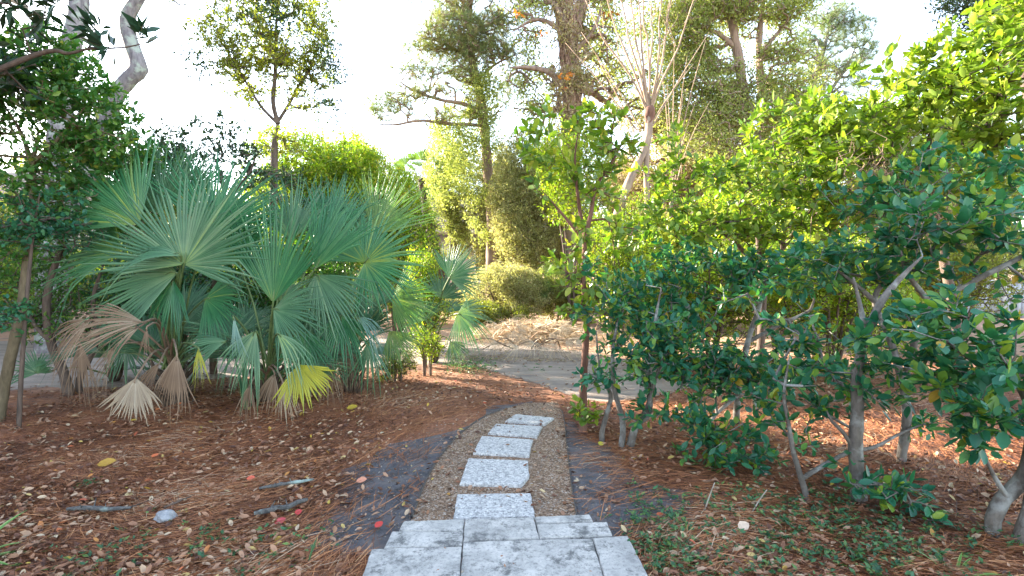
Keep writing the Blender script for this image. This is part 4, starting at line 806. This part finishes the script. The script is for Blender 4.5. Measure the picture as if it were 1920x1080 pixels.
for i in range(170):
    py = random.uniform(-60, 200); px = 1070+random.gauss(0, 13)-(max(0, 60-py)*.08); a = random.uniform(-1, 1); pts = []
    for k in range(5): pts.append(W(px+random.gauss(0, 3)+a*k*1.5, py+k*16, 14.0+abs(px-1070)*.015))
    g.tube(pts, [.02,.018,.016,.014,.01], 3, 1.0)
g.build('dry_vines', B['vine'], rt)
# crepe myrtle
rt = thing('crepe_myrtle', 'pollarded tree with a fan of straight pale bare shoots rising from a reddish knob', 'tree', (*gb(1150,640), 0))
D9 = 9.3; g = Geo()
g.tube([np.array((*gb(1150,655), -.05)), W(1142,520,D9), W(1150,430,D9), W(1180,340,D9), W(1205,290,D9), W(1216,250,D9), W(1217,210,D9)], [.09,.085,.08,.075,.07,.07,.075], 10, .12, .06); g.build('trunk', B['lit'], rt, True)
g = Geo(); g.tube([np.array((*gb(1215,655), -.05)), W(1213,520,D9), W(1214,400,D9), W(1212,320,D9), W(1216,255,D9)], [.06,.055,.05,.05,.045], 8, .12, .05); g.build('trunk', B['lit'], rt, True)
g = Geo(); g.tube([W(1217,232,D9), W(1218,212,D9), W(1219,200,D9)], [.07,.10,.08], 10, .05, .12); g.build('knob', B['red'], rt, True)
sh = [(1085,-30),(1125,-50),(1150,-60),(1172,-60),(1190,-60),(1208,-60),(1226,-60),(1248,-60),(1266,-60),(1300,0)]
for k, (tx, ty) in enumerate(sh):
    g = Geo(); o = random.uniform(-.5, .8); p0 = W(1217+(tx-1200)*.05, 203, D9); p2 = W(tx, ty, D9+o); p1 = (p0+p2)/2+np.array(((tx-1210)*.0009, 0, .06))
    q1 = p0*.75+p2*.25+np.array((random.gauss(0, .03), random.gauss(0, .05), 0)); q2 = p0*.4+p2*.6+np.array((random.gauss(0, .05)+(tx-1210)*.0007, random.gauss(0, .08), .05)); g.tube([p0, q1, p1, q2, p2], [.024,.02,.017,.013,.007], 5, .2, .08)
    for j in range(4):
        t = random.uniform(.3, .9); p = p0*(1-t)+p2*t; g.tube([p, p+np.array((random.uniform(-.35, .35), 0, .5))], [.005,.002], 4, .3)
    g.build('shoot', B['shoot'], rt)
for (a, bb) in [((1200,240),(1090,60)),((1195,245),(1060,80)),((1190,250),(1120,110)),((1216,250),(1330,60)),((1222,230),(1300,120))]:
    g = Geo(); p0 = W(*a, D9); p2 = W(*bb, D9+.3); g.tube([p0, (p0+p2)/2+(0, 0, .05), p2], [.014,.010,.004], 5, .3); g.build('shoot', B['shoot'], rt)
rt = thing('crepe_myrtle', 'cluster of thin arching bare shoots right of the pollarded tree', 'tree', (*gb(1270,640), 0))
g = Geo(); g.tube([np.array((*gb(1270,655), -.05)), W(1262,500,D9+.4), W(1258,380,D9+.4)], [.04,.036,.03], 8, .12, .05); g.build('trunk', B['lit'], rt, True)
for k in range(8):
    g = Geo(); p0 = W(1258, 385, D9+.4); tx = 1235+k*14+random.uniform(-6, 6); p2 = W(tx, random.uniform(60, 200), D9+random.uniform(0, .8)); g.tube([p0, (p0+p2)/2+np.array(((tx-1270)*-.0012, 0, .1)), p2], [.012,.009,.003], 4, .3); g.build('shoot', B['shoot'], rt)
# oaks behind
GO = 'live oaks behind the hedge'
tree('oak_tree', 'tall live oak with two close parallel pale trunks right of the bare shoots', 'tree',
     [tp([(1400,420),(1402,300),(1394,200),(1388,130),(1376,60),(1360,-40),(1350,-140)], 15, [.18,.17,.16,.15,.14,.12,.1,.05], gb(1402,595)),
      tp([(1440,420),(1436,300),(1430,200),(1424,120),(1424,60),(1440,-60)], 15.2, [.13,.12,.12,.11,.1,.09,.05], gb(1440,595)),
      tp([(1380,90),(1340,60),(1290,50),(1250,30)], 15, [.08,.06,.04,.02]), tp([(1424,100),(1460,60),(1490,20)], 15, [.07,.05,.02])],
     [b(1290,60,15,60,60,1.3), b(1330,10,15,90,50,1.4), b(1400,20,15,90,50,1.3), b(1470,20,15.2,60,36,1.4), b(1300,150,15,60,50,.9), b(1460,110,15,45,60,1.1), b(1250,120,15.5,50,60,.8), b(1380,-70,15,140,60,1.4), b(1340,110,15.5,50,40,.8), b(1500,-20,15,50,40,1.2), b(1410,200,14.5,70,60,1.1), b(1330,260,14.5,80,60,1.1), b(1440,320,14.5,70,70,1.2), b(1480,200,15,50,50,.9), b(1370,150,14.6,50,40,.7), b(1270,190,15,60,70,1.0), b(1300,100,15,60,60,1.0), b(1340,190,14.6,60,60,1.0), b(1500,150,15,60,60,.9), b(1470,250,14.6,60,60,1.0), b(1260,30,15.2,60,50,1.0), b(1540,240,15,60,50,1.0)],
     'cloud', .10, L['oak'], B['lit'], 10, .28, gap=-.4, group=GO, r_tip=.008, sides=12, rough=.07)
tree('oak_tree', 'smaller live oak with pale sunlit foliage behind the bare shoots', 'tree',
     [tp([(1250,420),(1255,300),(1270,220)], 18, [.2,.17,.13,.06], gb(1250,585))],
     [b(1260,250,18,60,60,1.3), b(1330,240,17,60,70,1.2), b(1200,220,18,50,50,.8), b(1390,300,16.5,70,60,1.2), b(1250,350,17,90,60,1.3), b(1180,340,18,60,60,1.0)],
     'cloud', .11, L['tan'], B['lit'], 10, .3, gap=-.3, group=GO, r_tip=.009, sides=10)
tree('oak_tree', 'live oak foliage in the top right corner above the bright shrub', 'tree',
     [tp([(1960,400),(1940,200),(1900,60),(1880,-40)], 13, [.25,.22,.18,.13,.06], gb(1980,605))],
     [b(1840,20,12,80,36,1.3), b(1790,-10,12,40,40,.9), b(1900,0,12,80,50,1.3), b(1880,-80,12,140,60,1.4), b(1990,100,12.5,90,120,1.2)],
     'cloud', .10, L['dark'], B['brown'], 10, .25, gap=-.3, group=GO, r_tip=.008, sides=10)
tree('pine_tree', 'airy pine with rising slanted limbs against the blue sky, right of the oak', 'tree',
     [tp([(1500,420),(1490,300),(1500,230),(1520,170),(1545,90),(1560,20)], 21, [.24,.22,.2,.16,.13,.09,.03], gb(1500,575)),
      tp([(1500,240),(1550,180),(1590,120),(1610,70)], 21, [.09,.07,.05,.02]), tp([(1495,270),(1560,220),(1620,180)], 21, [.08,.05,.02]), tp([(1500,260),(1480,200),(1500,130)], 21, [.07,.05,.02])],
     [b(1560,30,21,48,24,1.2), b(1600,60,21,42,28,1.1), b(1530,70,21,42,30,.9), b(1620,95,21,26,20,1.1), b(1570,120,21,62,34,.7), b(1610,160,21,36,24,.7), b(1510,130,21,36,34,.6), b(1540,180,21,50,26,.6)],
     'pine', .34, L['pine_blue'], B['smooth'], 1, .02, gap=-.7, r_tip=.011, sides=8)
# background tree belt and more bushes, each its own thing
GBk = 'trees of the belt far behind'
belt = [(-250,26,230,'oak','leftmost oak of the belt, past the left edge'),(80,24,260,'olive','olive green oak of the belt behind the slender trees'),(330,26,330,'oak','oak of the belt behind the open shrub above the palmettos'),(540,25,320,'olive','olive green tree of the belt behind the small upright tree'),(690,27,250,'oak','round pale tree of the belt left of the cabbage palm'),
        (1030,27,250,'cream','pale tree of the belt between the pine and the vine clad trunk'),(1160,25,290,'oak','oak of the belt behind the pollarded tree'),(1330,24,200,'oak','tall pale tree of the belt behind the twin trunks'),(1500,24,210,'olive','olive tree of the belt under the airy pine'),(1660,24,190,'oak','tree of the belt behind the tall bright shrub'),(1850,23,170,'olive','olive tree of the belt behind the right edge shrubs'),(2080,24,150,'oak','rightmost tree of the belt, past the right edge')]
for px, d, ty, mt, lab in belt:
    tree('background_tree', lab, 'tree', [tp([(px,480),(px+random.uniform(-15,15),400),(px+random.uniform(-20,20),330)], d, [.3,.26,.2,.08], (W(px,540,d)[0], d))],
         [b(px+random.uniform(-70,70), ty+random.uniform(30, 190), d+random.uniform(-1.5,1.5), random.uniform(50,75), random.uniform(38,55), 1.3) for _ in range(7)]+[b(px, ty+190, d, 110, 60, 1.5), b(px, 470, d, 120, 45, 1.5)],
         'cloud', .17, L[mt], B['lit'], 10, .45, gap=-.5, group=GBk, r_tip=.012, sides=7)
# ------------------------------------------------------------ buildings and wall
def house(name, label, x0, x1, y0, y1, eave, ridge, wm, rm, axis='x', windows=(), over_=.5):
    root = thing(name, label, 'house', ((x0+x1)/2, (y0+y1)/2, 0)); g = Geo(); g.box((x0, y0, -.1), (x1, y1, eave)); g.build('wall', wm, root)
    g = Geo(); o = over_; t = .14
    if axis == 'x':
        ym = (y0+y1)/2; pr = [(y0-o, eave-.1), (ym, ridge), (y1+o, eave-.1)]
        v = [(x, a, z+dz) for x in (x0-o, x1+o) for dz in (.02, t) for a, z in pr]
    else:
        xm = (x0+x1)/2; pr = [(x0-o, eave-.1), (xm, ridge), (x1+o, eave-.1)]
        v = [(a, y, z+dz) for y in (y0-o, y1+o) for dz in (.02, t) for a, z in pr]
    g.add(v, [(3,4,10,9),(4,5,11,10),(0,6,7,1),(1,7,8,2),(0,1,4,3),(1,2,5,4),(6,9,10,7),(7,10,11,8),(0,3,9,6),(2,8,11,5)])
    g.add(v, [])
    g.build('roof', rm, root)
    if axis == 'x':
        g = Geo(); v = [(x, a, z) for x in (x0, x1) for a, z in ((y0, eave+.001), (y1, eave+.001), ((y0+y1)/2, ridge-.05))]; g.add(v, [(0,1,2),(3,5,4)]); g.build('gable', wm, root)
        g = Geo(); g.box((x0-o-.02, y0-o-.07, eave-.26), (x1+o+.02, y0-o-.01, eave-.06)); g.build('fascia', m_simple('painted fascia', (.45,.36,.26), (.55,.46,.34)), root)
    else:
        g = Geo(); v = [(a, y, z) for y in (y0, y1) for a, z in ((x0, eave+.001), (x1, eave+.001), ((x0+x1)/2, ridge-.05))]; g.add(v, [(0,1,2),(3,5,4)]); g.build('gable', wm, root)
    for (wx, wz, ww, wh) in windows:
        g = Geo(); 
        for (ax_, az, bx_, bz) in ((wx-ww/2-.08, wz-.08, wx+ww/2+.08, wz), (wx-ww/2-.08, wz+wh, wx+ww/2+.08, wz+wh+.08), (wx-ww/2-.08, wz, wx-ww/2, wz+wh), (wx+ww/2, wz, wx+ww/2+.08, wz+wh), (wx-.025, wz, wx+.025, wz+wh)): g.box((ax_, y0-.06, az), (bx_, y0-.003, bz))
        o_ = g.build('window', m_simple('white trim', (.7,.7,.68), (.8,.8,.78)), root); g = Geo(); g.box((wx-ww/2, y0-.03, wz), (wx+ww/2, y0-.004, wz+wh)); mm = M('window glass'); mm.base((.03,.04,.05)); mm.b.inputs['Roughness'].default_value = .05; g.build('pane', mm.m, o_)
    return root
WT = m_simple('pale stucco', (.40,.33,.27), (.50,.42,.35), 3); RT = m_simple('grey tan shingles', (.26,.20,.16), (.40,.32,.26), 14, stretch=(.4,1,3))
hx0 = W(700,430,22)[0]; hx1 = W(1010,430,22)[0]
house('house', 'tan house half hidden behind the pine, its pale eave showing', hx0, hx1, 22, 30, 3.1, 5.0, WT, RT, 'x', ((-3.6,.9,1.1,1.3),(-1.0,.9,1.1,1.3)))
house('house', 'tall tan house added close on the left to shade the foreground', -20, -11.5, -9, 11.4, 7.4, 9.6, WT, RT, 'y')  # house added and sized for the shade it throws over the foreground
house('house', 'tan house glimpsed through leaves at the upper left edge', -29, -17.5, 17, 25, 3.4, 5.2, WT, RT, 'x')
# low pale wall with posts at right
WG = m_simple('pale grey boards', (.42,.44,.50), (.55,.57,.62), 10, stretch=(6,1,.3))
rt = thing('low_fence', 'low pale grey board fence glimpsed through the shrubs at the right edge', 'fence', (13, 14.5, 0))
g = Geo(); x = 8.6
while x < 19: g.box((x, 14.5, .02), (x+.145, 14.53, 1.06)); x += .15
g.build('boards', WG, rt); g = Geo(); g.box((8.55, 14.44, 1.063), (19.05, 14.58, 1.12)); g.build('rail', WG, rt)
for px in (8.5, 13.85, 16.5, 19.1): g = Geo(); g.box((px-.06, 14.36, 0), (px+.06, 14.435, 1.5 if px != 13.85 else 2.0)); g.build('post', m_simple('white paint', (.6,.62,.64), (.75,.76,.78)), rt)
# ------------------------------------------------------------ small things on the ground
def stick(label, p0, p1, r, bend=.02, lich=True, group='fallen twigs on the straw'):
    a = G(*p0, .03); c = G(*p1, .03); rs = np.random.default_rng(int(p0[0])); root = None; g = Geo(); pts = []
    za = float(gh(a[0], a[1])); zc = float(gh(c[0], c[1]))
    for i in range(6):
        t = i/5; p = a+(c-a)*t+rs.normal(0, bend*.35, 3)*(1, 1, .3); p[2] = za+(zc-za)*t+.035+r+rs.uniform(0, .006); pts.append(p)
    g.tube(pts, [r*.75, r, r*1.05, r, r*.9, r*.6], 8, .03, .16, seed=int(p0[1]))
    for i in range(3):
        p = pts[1+i]; g.tube([p, p+np.array((rs.normal(0, .03), rs.normal(0, .03), .035))], [r*.4, r*.15], 4, .03)
    m = bark_mat('lichen twig bark', (.05,.05,.05), (.16,.15,.14), 30, 1, (.30,.38,.34)) if lich else B['brown']
    return tag(g.build('fallen_twig', m), label, 'twig', group)
stick('lichen covered twig lying alone at the left in the straw', (128,960), (245,957), .013)
stick('lichen covered twig pointing up to the right beside the dark soil', (485,922), (588,904), .011)
stick('dark mossy twig with lichen at its right end, lower of the pair', (480,970), (575,945), .015)
stick('thin brown twig in the straw above the grey stone', (305,962), (355,944), .006, lich=False)
stick('long thin pale twig lying behind the grey stone', (230,952), (312,925), .004, lich=False)
# grey rock
bm = bmesh.new(); bmesh.ops.create_icosphere(bm, subdivisions=3, radius=1); rs = random.Random(3)
for v in bm.verts:
    n_ = .12*math.sin(3*v.co.x+1)+.12*math.sin(4*v.co.y)+.1*math.sin(5*v.co.z+v.co.x*3); v.co = Vector((v.co.x*.06, v.co.y*.045, max(v.co.z, -.4)*.035))*(1+n_+rs.uniform(-.03, .03))
me = bpy.data.meshes.new('stone'); bm.to_mesh(me); bm.free(); me.materials.append(m_simple('grey stone', (.20,.205,.215), (.36,.36,.37), 30)); o = bpy.data.objects.new('stone', me); C.objects.link(o)
p = G(310, 985); o.location = (p[0], p[1], float(gh(p[0], p[1]))+.035); o.rotation_euler = (0, .1, .4); tag(o, 'small pale grey stone sitting on the straw at lower left', 'stone')
# pieces of cut cane
for (p0, p1, lab) in [((1318,962), (1340,905), 'pale cut cane stub leaning right of the dark soil, the left one'), ((1404,966), (1438,918), 'pale cut cane stub leaning right under the low dark shrub, the right one')]:
    a = G(*p0); e = W(*p1, a[1]-.02); g = Geo(); g.tube([a-(0, 0, .02), (a+e)/2, e], [.005, .004, .003], 6, .05); tag(g.build('cane_stub', m_simple('pale cane', (.24,.21,.17), (.40,.36,.30), 30)), lab, 'cane', 'cut cane stubs right of the path')
# coloured fallen leaves
for (px, py, s, c, lab, a) in [(182,884,.10,(.42,.24,.03),'long curled yellow leaf on the straw at left',.4),(703,1000,.05,(.50,.04,.03),'bright red leaf left of the landing',1.),(560,976,.05,(.55,.05,.05),'small red leaf below the mossy twig pair',2.),(515,993,.055,(.45,.05,.06),'dark pink leaf on the soil left of the landing',.8),(650,784,.09,(.45,.32,.04),'yellow leaf on the straw near the palmettos',.2),(285,872,.05,(.65,.16,.06),'orange red leaf in the straw below the bleached frond',1.4),(462,909,.05,(.62,.12,.06),'small orange leaf above the left twig pair',.1),(668,912,.06,(.60,.25,.15),'salmon leaf on the dark soil left of the path',.3),(1385,1002,.07,(.70,.52,.38),'round pale tan leaf on the straw at right of the landing',.5),(1125,843,.06,(.6,.5,.05),'yellow leaf at the foot of the grey stems',1.2)]:
    p = G(px, py); m = M('fallen leaf colour'); m.base(m.ramp(m.noise(60, m.coord(), 4), [(.3, tuple(v*.8 for v in c)), (.7, c)])); m.b.inputs['Roughness'].default_value = .5
    o = inst('fallen_leaf', LEAF8, np.array([(p[0], p[1], float(gh(p[0], p[1]))+.035)]), np.array([(math.cos(a), math.sin(a), .12)]), np.array([(.1, -.5, 1)]), np.array([s*1.2]), m.m, wid=np.array([1.2])); tag(o, lab, 'leaf', 'coloured fallen leaves')
# strappy plants
def strappy(label, base, n_, ln, wd, mat, seed, dirs=None):
    rs = np.random.default_rng(seed); root = thing('strappy_plant', label, 'plant', (base[0], base[1], 0))
    for i in range(n_):
        a = dirs[i][0] if dirs else rs.uniform(0, 2*PI); e = dirs[i][1] if dirs else rs.uniform(.5, 1.3); l_ = ln*rs.uniform(.75, 1.1); V = []; Q = []; p = np.array((base[0], base[1], .01)); d = np.array((math.cos(a)*math.cos(e), math.sin(a)*math.cos(e), math.sin(e)))
        sdv = unit(np.cross(d, (0, 0, 1.))); 
        for k in range(8):
            t = k/7; w_ = wd*math.sin(PI*min(.12+t*.9, 1))**.7/2; V += [p-sdv*w_, p+np.array((0, 0, -.3*w_)), p+sdv*w_]; p = p+d*l_/7; d = unit(d+np.array((0, 0, -.13)))
        for k in range(7): Q += [(k*3, k*3+1, k*3+4, k*3+3), (k*3+1, k*3+2, k*3+5, k*3+4)]
        V = np.array(V); V[:, 2] = np.maximum(V[:, 2], .03)
        R_ = np.tile(np.array([1., .2, .75]), 8); mesh_np('blade', V, np.array(Q), [4]*len(Q), mat, root, R_)
    return root
p = G(-75, 1075); strappy('yellow edged strappy green plant at the lower left corner', (p[0], p[1]), 9, .34, .035, L['blade'], 2, [(-.1,.55),(.25,.75),(.1,.2),(.5,.5),(-.4,.4),(1.2,.9),(2.2,.8),(.0,1.1),(3,.6)])
p = G(1790, 1100); strappy('small clump of pale green strap leaves at the lower right', (p[0], p[1]), 8, .22, .014, L['blade'], 3)
p = G(578, 1062); strappy('single upright grass blade tuft left of the landing', (p[0], p[1]), 2, .13, .012, L['weed'], 5, [(1.2,1.2),(.4,1.3)])
p = G(462, 790); strappy('young upright green strap shoot at the foot of the middle palmetto', (p[0], p[1]), 7, .75, .035, L['palm'], 6, [(1.2,1.45),(.4,1.4),(2.5,1.35),(5,1.45),(3.8,1.4),(.9,1.25),(2,1.5)])
